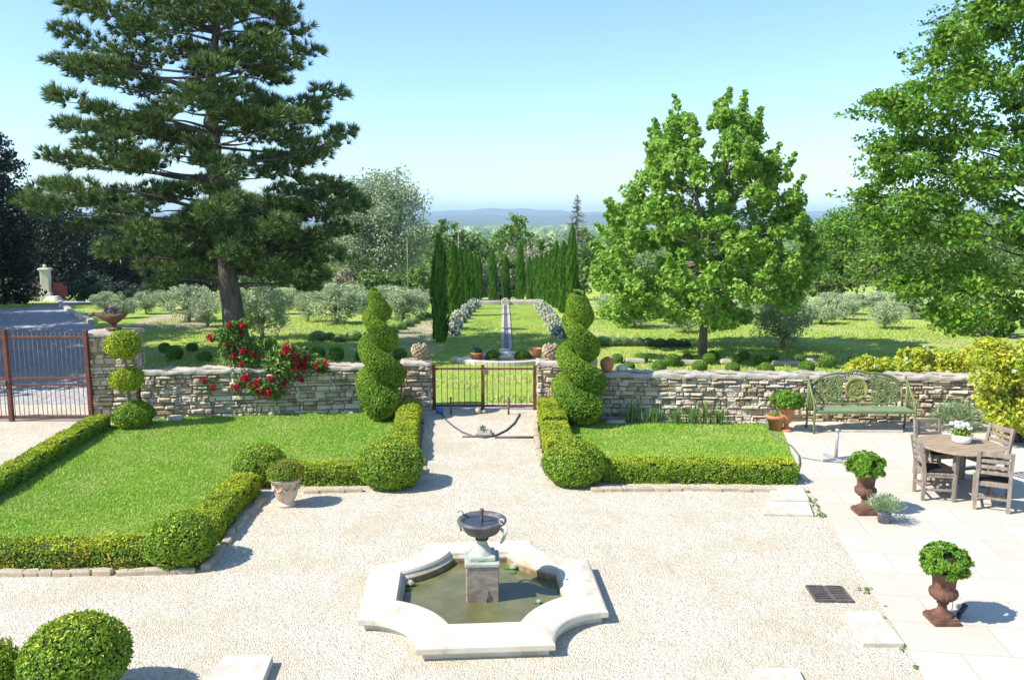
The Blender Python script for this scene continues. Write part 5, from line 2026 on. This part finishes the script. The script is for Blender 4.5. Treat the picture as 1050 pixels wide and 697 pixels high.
spine = [pp(248, 372), pp(241, 335), pp(236, 300), pp(230, 260), pp(223, 215), pp(221, 170), pp(217, 120), pp(216, 75), pp(222, 30), pp(226, -10), pp(228, -45)]
g = Geo()
g.tube(spine, [.43, .35, .30, .27, .245, .21, .18, .145, .10, .06, .03], 14)
pads = []
tips = [(84, 4), (112, 14), (142, 22), (175, 34), (70, 32), (92, 44), (120, 55), (68, 66), (88, 76), (118, 84), (150, 95), (165, 60), (190, 52), (205, 20), (235, 8), (262, 4), (288, 14), (300, 30), (272, 34), (245, 45), (312, 52), (296, 66), (270, 75), (255, 95), (334, 96), (316, 108), (298, 120), (318, 124), (280, 108), (240, 118),
        (72, 128), (92, 132), (118, 132), (140, 136), (160, 122), (185, 108), (196, 140), (60, 160), (80, 168), (102, 166), (128, 168), (150, 172), (172, 158), (350, 136), (334, 146), (316, 160), (296, 170), (262, 140), (275, 178), (250, 165),
        (30, 205), (48, 218), (66, 212), (92, 206), (112, 198), (140, 200), (165, 205), (188, 195), (84, 232), (110, 228), (134, 236), (160, 232), (188, 228), (206, 240), (250, 215), (262, 232), (285, 226), (300, 214), (320, 222), (342, 214), (358, 206), (364, 212), (346, 196), (330, 190),
        (120, 252), (150, 256), (178, 254), (196, 262), (160, 272), (185, 280), (250, 256), (278, 250), (300, 246), (318, 252), (330, 240), (346, 234), (310, 268), (288, 270), (322, 282), (340, 262), (262, 272), (170, 290), (232, 262),
        (200, 0), (228, -25), (250, -20), (180, 5), (150, -8), (262, -35), (215, -45), (236, -50), (280, -8), (190, -25)]
for (px_, py_) in tips:
    tr_z = pp(px_, py_)[2]
    off = px_ - np.interp(-py_, [-356, -215, -75, 50], [244, 223, 216, 228])
    r = abs(off) * sc
    side = 1 if off > 0 else -1
    pads.append((pp(px_, py_, random.uniform(-.7, .7)), random.uniform(.44, .64)))
    if r > 2.2 and random.random() < .6:
        q0 = pp(px_ - off * .42, py_ + random.uniform(-3, 6), random.uniform(-.8, .8))
        pads.append((q0, random.uniform(.42, .6)))
    if r > .9:
        for s2 in ((-1, 1) if random.random() < .25 else (random.choice((-1, 1)),)):
            a = s2 * R(random.uniform(38, 75))
            c = pads[-1][0].copy()
            ax = np.interp(c[2], [p[2] for p in spine], [p[0] for p in spine])
            q_ = np.array([ax + side * r * math.cos(a), r * math.sin(a) * .95, tr_z + random.uniform(-.5, .5)])
            if q_[2] > 2.0:
                pads.append((q_, random.uniform(.38, .58)))
for (px_, py_) in ((222, 66), (214, 100), (233, 124), (205, 148), (226, 196), (212, 214), (240, 232), (200, 226), (244, 60), (196, 96)):
    pads.append((pp(px_, py_, random.uniform(-1.3, -.7)), random.uniform(.42, .58)))
pads = [(p, r * 1.06) for p, r in pads]
zs_ = np.array([p[2] for p in spine])
for c, r in pads[::2]:
    zb = min(max(c[2] - np.hypot(c[0], c[1]) * .10 - .15, 2.2), zs_[-2])
    a = np.array([np.interp(zb, zs_, [p[0] for p in spine]), 0, zb])
    limb(g, a, c - np.array([0, 0, .12]), .05, .010, 6, .12, seg=8)
g.build('trunk', M['pine_bark'], T)
g = Geo()
TC, TD = [], []
for c, r in pads:
    n = 50
    D = sph(n)
    D[:, 2] *= .8
    P = c + D * r * rng.uniform(.35, 1.0, (n, 1)) * np.array([1.12, 1.0, .52])
    TC.append(P)
    outd = np.array([c[0], c[1], 0]) / (np.hypot(c[0], c[1]) + .3)
    TD.append(unit(D * .5 + outd * .55 + np.array([0, 0, .55]) + rng.normal(size=D.shape) * .3))
TC, TD = np.concatenate(TC), np.concatenate(TD)
k = 22
P = np.repeat(TC, k, 0)
DD = unit(np.repeat(TD, k, 0) * 1.0 + sph(len(P)) * .75)
Ln = rng.uniform(.17, .29, len(P))[:, None]
sd = unit(np.cross(DD, sph(len(P)))) * .017
V = np.stack([P - sd, P + sd, P + DD * Ln], 1).reshape(-1, 3)
g.add(V, np.arange(len(V)).reshape(-1, 3))
g.build('needles', M['needle'], T)

# --- olives: three sorts, copied
protos = []
for kind in range(3):
    t = thing('olive_tree', (0, 0, 0))
    g = Geo()
    C = []
    while len(C) < 64:
        p = sph(1)[0] * random.random() ** .4
        q_ = np.array([p[0] * .50, p[1] * .50, .55 + p[2] * .42])
        if q_[2] > .14:
            C.append(q_)
    C = np.array(C)
    crown_leaves(g, C, rng.uniform(.11, .19, len(C)), 62, .075, .024, up=.3, squash=.9)
    g.build('crown', M['olive'], t)
    g = Geo()
    g.tube([(0, 0, -.03), (.01, 0, .12), (.0, .01, .24)], [.055, .035, .03], 8)
    for c in C[::3]:
        limb(g, (0, 0, .2), c, .018, .004, 5, .1)
    g.build('trunk', M['bark'], t)
    protos.append(kids(t))
oused = [False] * 3
OL = [('olive tree beyond the rose wall, {} from the pine trunk toward the avenue', [(269, 347, 293, 50), (316, 330, 299, 24), (345, 332, 293, 50), (378, 327, 300, 30), (414, 328, 296, 44), (432, 322, 297, 24)]),
      ('olive tree in the back rows behind the pine, {} from the drive', [(126, 326, 303, 26), (150, 322, 300, 24), (194, 330, 294, 44), (213, 335, 301, 30), (290, 322, 297, 30), (306, 318, 294, 26), (360, 319, 292, 34), (395, 317, 293, 30), (172, 318, 296, 30), (240, 318, 295, 30), (272, 316, 294, 30), (332, 316, 292, 34), (108, 320, 300, 26)]),
      ('olive tree on the meadow behind the bench, {} outward from the plane tree', [(702, 341, 317, 30), (750, 332, 312, 26), (764, 323, 306, 30), (803, 356, 308, 54), (842, 332, 309, 34), (790, 322, 304, 30), (866, 328, 305, 26), (874, 322, 301, 28), (907, 337, 309, 30), (935, 327, 306, 26), (650, 336, 305, 44), (632, 328, 300, 40), (674, 326, 303, 34), (720, 322, 302, 28), (960, 334, 308, 30), (1000, 328, 302, 30), (690, 330, 306, 36), (735, 318, 298, 28), (815, 318, 300, 30), (850, 319, 300, 30), (895, 319, 300, 30), (925, 317, 299, 30), (970, 319, 300, 30), (985, 340, 312, 36)])]
rl = OL.pop()[1]
OL.append(('olive tree in the nearer rows beyond the bench wall, {} from the avenue outward', sorted(p for p in rl if p[1] >= 330)))
OL.append(('olive tree in the farther rows beyond the bench wall, {} from the avenue outward', sorted(p for p in rl if p[1] < 330)))
OL[1] = (OL[1][0], sorted(OL[1][1]))
for lab, lst in OL:
    for k, (px_, py_, tp, w) in enumerate(lst):
        x, y, z = on(px_, py_)
        kind = random.randrange(3)
        o = protos[kind] if not oused[kind] else copy_tree(protos[kind])
        oused[kind] = True
        o.location = (x, y, z)
        o.scale = (w / 850 * y * 1.1, w / 850 * y * 1.1, (at_depth(px_, tp, y)[1] - z) * 1.06)
        o.rotation_euler = (0, 0, random.uniform(0, 6))
        tag(o, lab.format(ORD[k]), 'olive tree', 'olive trees of the grove')
for k in range(3):
    if not oused[k]:
        for c in KIDS[protos[k].name]:
            bpy.data.objects.remove(c)
        bpy.data.objects.remove(protos[k])

# --- cypresses
cyp = []
for kind in range(2):
    t = thing('cypress', (0, 0, 0))
    g = Geo()
    n = 5200
    z = rng.random(n) ** .9
    prof = lambda z: np.interp(z, [0, .03, .12, .45, .75, .92, 1], [.30, .42, .48, .5, .40, .20, .03])
    a = rng.uniform(0, 2 * math.pi, n)
    rad = prof(z) * rng.uniform(.72, 1.12, n) * (1 + .18 * np.sin(a * 3 + z * 9 + kind * 2) + .14 * np.sin(a * 7 - z * 23) + .10 * np.sin(a * 11 + z * 41))
    P = np.stack([rad * np.cos(a), rad * np.sin(a), .02 + z * .98], 1)
    D = np.stack([np.cos(a), np.sin(a), np.full(n, .35)], 1)
    al = np.stack([np.cos(a) * .1, np.sin(a) * .1, np.full(n, 1.0)], 1)
    # unit tree: 1 wide, 1 tall; leaves are laid out for the stretched shape
    t1 = rng.uniform(.012, .034, n)
    wv = np.stack([-np.sin(a), np.cos(a), np.zeros(n)], 1) * rng.uniform(.05, .10, n)[:, None]
    hv = np.stack([np.cos(a) * .10, np.sin(a) * .10, t1 * 1.5], 1)
    V = np.stack([P - hv * .6, P + wv + rng.normal(0, .03, (n, 3)) * (1, 1, .2), P + hv, P - wv + rng.normal(0, .03, (n, 3)) * (1, 1, .2)], 1).reshape(-1, 3)
    g.add(V, np.arange(4 * n).reshape(-1, 4))
    zz = np.linspace(.02, .97, 14)
    g.tube([(0, 0, v) for v in zz], list(prof(zz) * .5), 10, 0)
    g.build('crown', M['cypress'], t)
    Geo().tube([(0, 0, -.02), (0, 0, .3)], [.12, .08], 8).build('trunk', M['bark'], t)
    cyp.append(kids(t))
cu = [False, False]
CY = [('slender cypress of the avenue, rose bush side, {} from the near end', 'cypresses of the avenue, rose side', [(450, 248, 16, 28.4), (464.5, 251, 13, 38), (471, 256, 9, 43), (477, 260, 9, 48), (482, 262, 9, 53), (487, 263, 8, 58), (491, 265, 7, 63)]),
      ('slender dark cypress closing the end of the avenue, {} from the rose side', 'cypresses closing the avenue', [(505, 257, 9, 62), (518.5, 263, 8.5, 63), (533.5, 251, 9, 62), (543, 264, 7, 66)]),
      ('slender cypress of the avenue, plane tree side, {} from the near end', 'cypresses of the avenue, plane tree side', [(587, 238, 12, 36), (578, 249, 11.5, 40), (570.5, 250, 10.5, 44), (565, 258, 9.5, 48), (560, 259, 9, 52), (555, 262, 8.5, 56), (550.5, 264, 8, 60), (547, 266, 7, 64)])]
for lab, grp, lst in CY:
    for k, (px_, tp, w, Y) in enumerate(lst):
        z = float(terr(Y))
        x, zt = at_depth(px_, tp, Y)
        kind = k % 2
        o = cyp[kind] if not cu[kind] else copy_tree(cyp[kind])
        cu[kind] = True
        o.location = (x, Y, z)
        o.scale = (w / 850 * Y * .86, w / 850 * Y * .86, (zt - z) * random.uniform(.98, 1.05))
        o.rotation_euler = (0, 0, random.uniform(0, 6))
        tag(o, lab.format(ORD[k]), 'cypress', grp)

# --- white flowering shrubs along the avenue
wp = []
for kind in range(2):
    t = thing('white_rose_shrub', (0, 0, 0))
    g = Geo()
    D = sph(620)
    D[:, 2] = np.abs(D[:, 2])
    leaves(g, D * rng.uniform(.5, 1.08, (620, 1)) * np.array([1, 1, 1.0]), D + sph(620) * .6, .22, .15)
    g.build('foliage', M['shrub_leaf'], t)
    g = Geo()
    D = sph(110)
    D[:, 2] = np.abs(D[:, 2])
    for d in D:
        S = sph(12)
        leaves(g, d * rng.uniform(.8, 1.1) + S * .07, S + np.array([-.5, -.3, .6]), .17, .15)
    g.build('blossoms', M['white_petal'], t)
    wp.append(kids(t))
wu = [False, False]
WS = [('white flowering shrub along the avenue, rose bush side, {} from the near end', 'white shrubs along the avenue, rose side', [(463, 344, 8), (466, 337, 8), (470, 331, 7.5), (474, 327, 7), (477, 323, 6.5), (481, 320, 6), (484, 317, 6), (487, 315, 5.5)]),
      ('white flowering shrub along the avenue, plane tree side, {} from the near end', 'white shrubs along the avenue, plane tree side', [(573, 346, 8), (570, 340, 7.5), (567, 334, 7.5), (564, 329, 7), (561, 325, 6.5), (558, 321, 6.5), (555.5, 318, 6), (553, 316, 5.5)])]
for lab, grp, lst in WS:
    for k, (px_, py_, r_) in enumerate(lst):
        x, y, z = on(px_, py_)
        kind = k % 2
        o = wp[kind] if not wu[kind] else copy_tree(wp[kind])
        wu[kind] = True
        rr_ = r_ / 850 * y
        o.location = (x, y, z)
        o.scale = (rr_ * 1.1, rr_ * 1.1, rr_ * 1.6)
        o.rotation_euler = (0, 0, random.uniform(0, 6))
        tag(o, lab.format(ORD[k]), 'white rose shrub', grp)


# --- other trees and bushes, each its own
def leafy(name, label, px_, top, w, Y, mat, n=70, per=46, leaf=None, depth=.8, shape='round', cat='tree', group=None, base=None, seed=None, trunk='bark', low=.12, wob=.22):
    z0 = float(terr(Y)) if base is None else at_depth(px_, base, Y)[1]
    x, zt = at_depth(px_, top, Y)
    hh = zt - z0
    ww = w / 850 * Y
    t = thing(name, (x, Y, z0), label=label, cat=cat, group=group)
    C = []
    while len(C) < n:
        p = sph(1)[0] * random.random() ** .33
        if np.linalg.norm(p) < .5 and random.random() < .7:
            continue
        q_ = p * (1 + wob * float(lump(np.array([p * 3.1 + px_])) [0]))
        zz = low + (1 - low) * (q_[2] * .5 + .5) * .97
        tapr = 1.0
        if shape == 'cone':
            tapr = 1.15 - .85 * zz
        elif shape == 'low':
            tapr = 1.15 - .35 * zz
        C.append((q_[0] * ww * .46 * tapr, q_[1] * ww * .46 * depth * tapr, zz * hh * .96))
    C = np.array(C)
    r_ = min(ww * .16, hh * .18)
    lf = leaf or Y * .0042
    g = Geo()
    crown_leaves(g, C, rng.uniform(.6, 1.15, n) * r_, per, lf, lf * .7, up=.35)
    g.build('crown', M[mat], t)
    g = Geo()
    g.tube([(0, 0, -.1), (0, 0, hh * .35), (0, 0, hh * .7)], [max(ww * .03, .05), max(ww * .022, .04), .02], 8)
    for c in C[::3]:
        limb(g, (0, 0, hh * random.uniform(.15, .5)), c, max(ww * .010, .02), .012, 5, .1)
    g.build('trunk', M[trunk], t)
    return t


leafy('silver_poplar', 'large pale silvery tree rising behind the pine', 386, 166, 112, 75, 'silver', 240, 120, .25, wob=.18)
leafy('shrub', 'rounded pale shrub at the foot of the large silvery tree', 357, 270, 34, 68, 'grey_leaf', 40, 40, cat='shrub')
leafy('shrub', 'leafy hedge shrub between the silvery tree and the near cypress', 385, 274, 44, 66, 'wood_leaf', 40, 50, cat='shrub')
leafy('shrub', 'low dark shrub right beside the near cypress, behind the olives', 424, 272, 46, 67, 'wood_leaf', 40, 50, cat='shrub')
leafy('shrub', 'yellow green shrub behind the pine and before the silvery tree', 330, 272, 36, 70, 'bright_leaf', 40, 40, cat='shrub')
leafy('broadleaf_tree', 'round olive green tree just behind the near cypresses', 458, 222, 54, 105, 'wood_leaf', 80, 50)
leafy('broadleaf_tree', 'dull green round tree between the near cypresses and the bright tree', 492, 229, 46, 110, 'wood_leaf', 80, 50)
leafy('broadleaf_tree', 'bright mid green tree standing tallest at the end of the avenue', 526, 217, 44, 120, 'bright_leaf', 90, 50)
leafy('broadleaf_tree', 'dark low tree filling the gap behind the end cypresses', 512, 258, 60, 84, 'wood_leaf', 70, 50)
leafy('broadleaf_tree', 'pale pinkish grey tree in bud behind the end of the avenue', 545, 250, 70, 92, 'grey_leaf', 90, 46)
leafy('broadleaf_tree', 'pale budding tree left of the end cypresses', 505, 268, 40, 80, 'grey_leaf', 50, 46)
leafy('broadleaf_tree', 'yellow green tree just above the cypresses beside the dead conifer', 558, 240, 26, 98, 'bright_leaf', 50, 44)
leafy('broadleaf_tree', 'light green tree at the foot of the dead conifer beside the plane tree', 600, 232, 40, 95, 'bright_leaf', 70, 46)
leafy('broadleaf_tree', 'mid green tree seen behind the plane tree trunk', 672, 262, 90, 88, 'wood_leaf', 80, 46)
leafy('broadleaf_tree', 'leafy tree filling the gap under the plane tree, nearer the elm', 770, 258, 90, 84, 'wood_leaf', 80, 46)
leafy('broadleaf_tree', 'large rounded green tree between the plane tree and the big elm', 866, 206, 92, 62, 'elm', 150, 70, .24)
leafy('broadleaf_tree', 'yellowish green tree low in front of the rounded tree beside the elm', 905, 232, 70, 58, 'bright_leaf', 90, 60, .22)
leafy('shrub', 'dark thicket shrub at the foot of the rounded tree beside the elm', 846, 276, 56, 60, 'wood_leaf', 50, 50, cat='shrub')
leafy('broadleaf_tree', 'broad green tree half hidden behind the big elm', 985, 210, 130, 66, 'wood_leaf', 130, 60, .26)
leafy('shrub', 'dark green hedge shrub right under the big elm above the golden shrub', 1010, 318, 90, 30, 'elm', 60, 70, .14, cat='shrub')
# thin bare conifer
x, zt = at_depth(592, 200, 92)
z0 = float(terr(92))
t = thing('bare_conifer', (x, 92, z0), label='thin half bare conifer spire above the cypresses beside the plane tree', cat='tree')
g = Geo()
hh = zt - z0
g.tube([(0, 0, 0), (0, 0, hh * .6), (0, 0, hh)], [.25, .14, .03], 8)
for k in range(60):
    z = hh * random.uniform(.5, .98)
    a = random.uniform(0, 6.28)
    l_ = (hh - z) * .32 + .35
    g.tube([(0, 0, z), (l_ * math.cos(a) * .6, l_ * math.sin(a) * .6, z - .12), (l_ * math.cos(a), l_ * math.sin(a), z + .05)], [.06, .045, .02], 4)
g.build('trunk', M['bark'], t)
g = Geo()
n = 320
z = hh * (1 - rng.random(n) * .55)
a = rng.uniform(0, 6.28, n)
l_ = ((hh - z) * .30 + .2) * rng.random(n)
leaves(g, np.stack([l_ * np.cos(a), l_ * np.sin(a), z], 1), sph(n), .34, .10)
g.build('crown', M['blue_leaf'], t)
# thin pole by the silvery tree
for px_, tp, Y, lab in ((417.5, 246, 62, 'thin grey pole rising before the silvery tree'), (470, 228, 60, 'thin grey pole rising among the near cypresses')):
    x, zt = at_depth(px_, tp, Y)
    z0 = float(terr(Y))
    g = Geo().tube([(0, 0, 0), (0, 0, zt - z0)], [.05, .035], 8)
    g.box((0, 0, zt - z0 - .1), (.10, .10, .12), bevel=.02)
    tag(g.build('utility_pole', M['bark'], loc=(x, Y, z0)), lab, 'pole')

# left side: dark trees over the drive, shrubs
leafy('evergreen_tree', 'very dark tall evergreen at the edge of the drive, its pointed top against the sky', -12, 122, 74, 50, 'shade_leaf', 170, 90, .22, shape='low', trunk='dark_bark', low=-.04)
leafy('evergreen_tree', 'dark evergreen behind the far gate pillar', 48, 200, 130, 66, 'shade_leaf', 190, 80, .26, shape='low', trunk='dark_bark', low=-.04)
leafy('evergreen_tree', 'dark evergreen mass behind the pine on the drive side', 120, 222, 90, 70, 'shade_leaf', 120, 80, .26, trunk='dark_bark', low=-.04)
leafy('evergreen_tree', 'dark evergreen mass directly behind the pine trunk', 190, 228, 90, 74, 'shade_leaf', 120, 70, .26, trunk='dark_bark', low=-.04)
leafy('broadleaf_tree', 'dull green tree behind the low limbs of the pine', 270, 232, 90, 78, 'wood_leaf', 110, 60, .28)
leafy('evergreen_tree', 'dark evergreen behind the iron drive gate at the edge of the picture', -80, 150, 110, 46, 'shade_leaf', 140, 80, .22, shape='low', trunk='dark_bark', low=-.04)
for k, (X, Y, h, w) in enumerate(((-19.6, 22.3, 10.5, 7.6), (-23.2, 28.5, 10.5, 8), (-28.6, 35, 9, 8.5), (-33.5, 42, 9, 8.5))):
    px_ = 517 + X / Y * 850
    tp = 224 - (h - 4.2 + float(terr(Y))) / Y * 850
    leafy('evergreen_tree', f'{ORD[k]} dark evergreen shading the drive, outside the view', px_, tp, w / Y * 850, Y, 'shade_leaf', 190, 80, .32, trunk='dark_bark', low=.12, depth=1)
leafy('shrub', 'dark bluish shrub beside the far drive gate pillar', 92, 278, 46, 50, 'blue_leaf', 60, 60, .16, cat='shrub')
leafy('shrub', 'bluish green shrub behind the boat shaped planter', 124, 288, 40, 46, 'blue_leaf', 60, 60, .15, cat='shrub')
leafy('shrub', 'grey green shrub between the planter and the pine trunk', 152, 290, 40, 52, 'silver', 50, 60, .16, cat='shrub')

# far gateway at the end of the drive
gy_ = 58.0
gx_, gz_ = at_depth(48, 300, gy_)[0], float(terr(58.0))
s_ = gy_ / 850
t = thing('gateway_pillar', (gx_, gy_, gz_), R(8), label='pale stone pillar with cap and ball at the far end of the drive', cat='pillar')
g = Geo().box((0, 0, 15 * s_ + .15), (8 * s_, 8 * s_, 30 * s_), bevel=.04)
g.build('shaft', M['pale_wall'], t)
g = Geo().box((0, 0, .3), (11 * s_, 10 * s_, .7), bevel=.05)
g.build('base', M['pale_wall'], t)
g = Geo().box((0, 0, 30.6 * s_ + .15), (11.5 * s_, 11.5 * s_, 2.2 * s_), bevel=.06).box((0, 0, 29 * s_ + .15), (9 * s_, 9 * s_, 1.5 * s_), bevel=.04)
g.build('cap', M['pale_wall'], t)
Geo().blob((0, 0, 33.6 * s_ + .15), 1.9 * s_, 14, 10, 0, 1).build('ball', M['pale_wall'], t)
o = Geo().box((0, 0, 7 * s_), (13 * s_, .35, 15 * s_), bevel=.03).build('boundary_wall', M['brickred'], loc=(gx_ + 11 * s_, gy_ + .3, gz_ + .3))
tag(o, 'dull red rendered wall beside the far pale pillar', 'wall')
g = Geo().box((0, 0, 3 * s_), (15 * s_, 1.0, 6 * s_), bevel=.12, taper=.8).box((5 * s_, -.4, 1.5 * s_), (7 * s_, .8, 3.4 * s_), bevel=.15)
tag(g.build('stone_block', M['pale_wall'], loc=(gx_ + 11 * s_, gy_ - .6, gz_)), 'low pale stone blocks at the foot of the far gate pillar', 'stone block')
t = thing('field_gate', (gx_ - 18 * s_, gy_, gz_ + .2), label='dark iron gate leaf standing closed beside the far pale pillar', cat='gate')
for z in (1, 8, 15):
    Geo().box((0, 0, z * s_), (27 * s_, .06, .09)).build('rail', M['thin_iron'], t)
for k in range(22):
    x = (-13 + 26 * k / 21) * s_
    Geo().tube([(x, 0, 1 * s_), (x, 0, 16.5 * s_)], .025, 5).build('bar', M['thin_iron'], t)
tag(Geo().box((0, 0, 5.5 * s_), (7 * s_, 7 * s_, 12 * s_), bevel=.05).build('stone_post', M['pale_wall'], loc=(gx_ - 35 * s_, gy_ + 1.0, gz_)), 'short pale stone post at the far end of the drive, away from the pillar', 'post')
strip('road', [(-60, gy_ + .6), (-60, gy_ + 5)], [(gx_ + .5, gy_ + .6), (gx_ + .5, gy_ + 5)], M['dirt'], .03)
kp = [on(x, y) for x, y in ((57, 306), (63, 314), (78, 324.5), (95, 332))]
k_i = 0
for a, b in zip(kp[:-1], kp[1:]):
    a, b = np.array(a), np.array(b)
    n = max(int(np.linalg.norm(b - a) / 1.1), 1)
    for i in range(n):
        c = a + (b - a) * (i + .5) / n
        o = Geo().box((0, 0, .05), (np.linalg.norm(b - a) / n * .94, .26, .26), bevel=.04).build('kerb_stone', M['slab'], loc=c)
        o.rotation_euler = (0, 0, math.atan2(b[1] - a[1], b[0] - a[0]))
        tag(o, 'pale kerb stone in the curved row along the far drive', 'kerb stone', 'kerb stones along the drive')

# ================================================================== AIR, SKY, SUN
hz = bpy.data.materials.new('haze')
hz.use_nodes = True
t = hz.node_tree
t.nodes.clear()
out = t.nodes.new('ShaderNodeOutputMaterial')
pv = t.nodes.new('ShaderNodeVolumePrincipled')
pv.inputs['Color'].default_value = (.60, .80, .95, 1)
pv.inputs['Density'].default_value = HAZE
pv.inputs['Anisotropy'].default_value = .0
t.links.new(pv.outputs[0], out.inputs['Volume'])
o = Geo().box((0, 5300, 55), (18500, 11500, 176)).build('haze', hz)
tag(o, 'pale blue haze softening the far plain and hills', 'haze', kind='stuff')

SUN_EL, SUN_AZ = R(46), R(-108)     # azimuth from +Y towards +X: the sun stands to the left
w = bpy.data.worlds.new('World')
scene.world = w
w.use_nodes = True
t = w.node_tree
bg = t.nodes['Background']
sky = t.nodes.new('ShaderNodeTexSky')
sky.sky_type = 'NISHITA'
sky.sun_disc = False
sky.sun_elevation = SUN_EL
sky.sun_rotation = SUN_AZ
sky.altitude = 0
sky.air_density = AIR
sky.dust_density = DUST
sky.ozone_density = OZONE
t.links.new(mixc(t, sky.outputs[0], TINT, 1.0, 'MULTIPLY'), bg.inputs[0])
bg.inputs[1].default_value = SKY
sd = bpy.data.lights.new('sun', 'SUN')
sd.energy = SUN
sd.angle = R(.5)
sd.color = (1, .95, .87)
so = bpy.data.objects.new('sun', sd)
col.objects.link(so)
dv = Vector((math.sin(SUN_AZ) * math.cos(SUN_EL), math.cos(SUN_AZ) * math.cos(SUN_EL), math.sin(SUN_EL)))
so.rotation_euler = dv.to_track_quat('Z', 'Y').to_euler()

vs = scene.view_settings
vs.view_transform = 'Standard'
vs.look = 'None'
vs.gamma = 1
vs.use_curve_mapping = False
vs.exposure = EXPO
scene.render.engine = 'CYCLES'
cy = scene.cycles
cy.max_bounces = 6
cy.diffuse_bounces = 3
cy.glossy_bounces = 2
cy.transmission_bounces = 2
cy.transparent_max_bounces = 4
cy.volume_bounces = 0
cy.use_denoising = True
cy.use_fast_gi = False
cy.caustics_reflective = False
cy.caustics_refractive = False
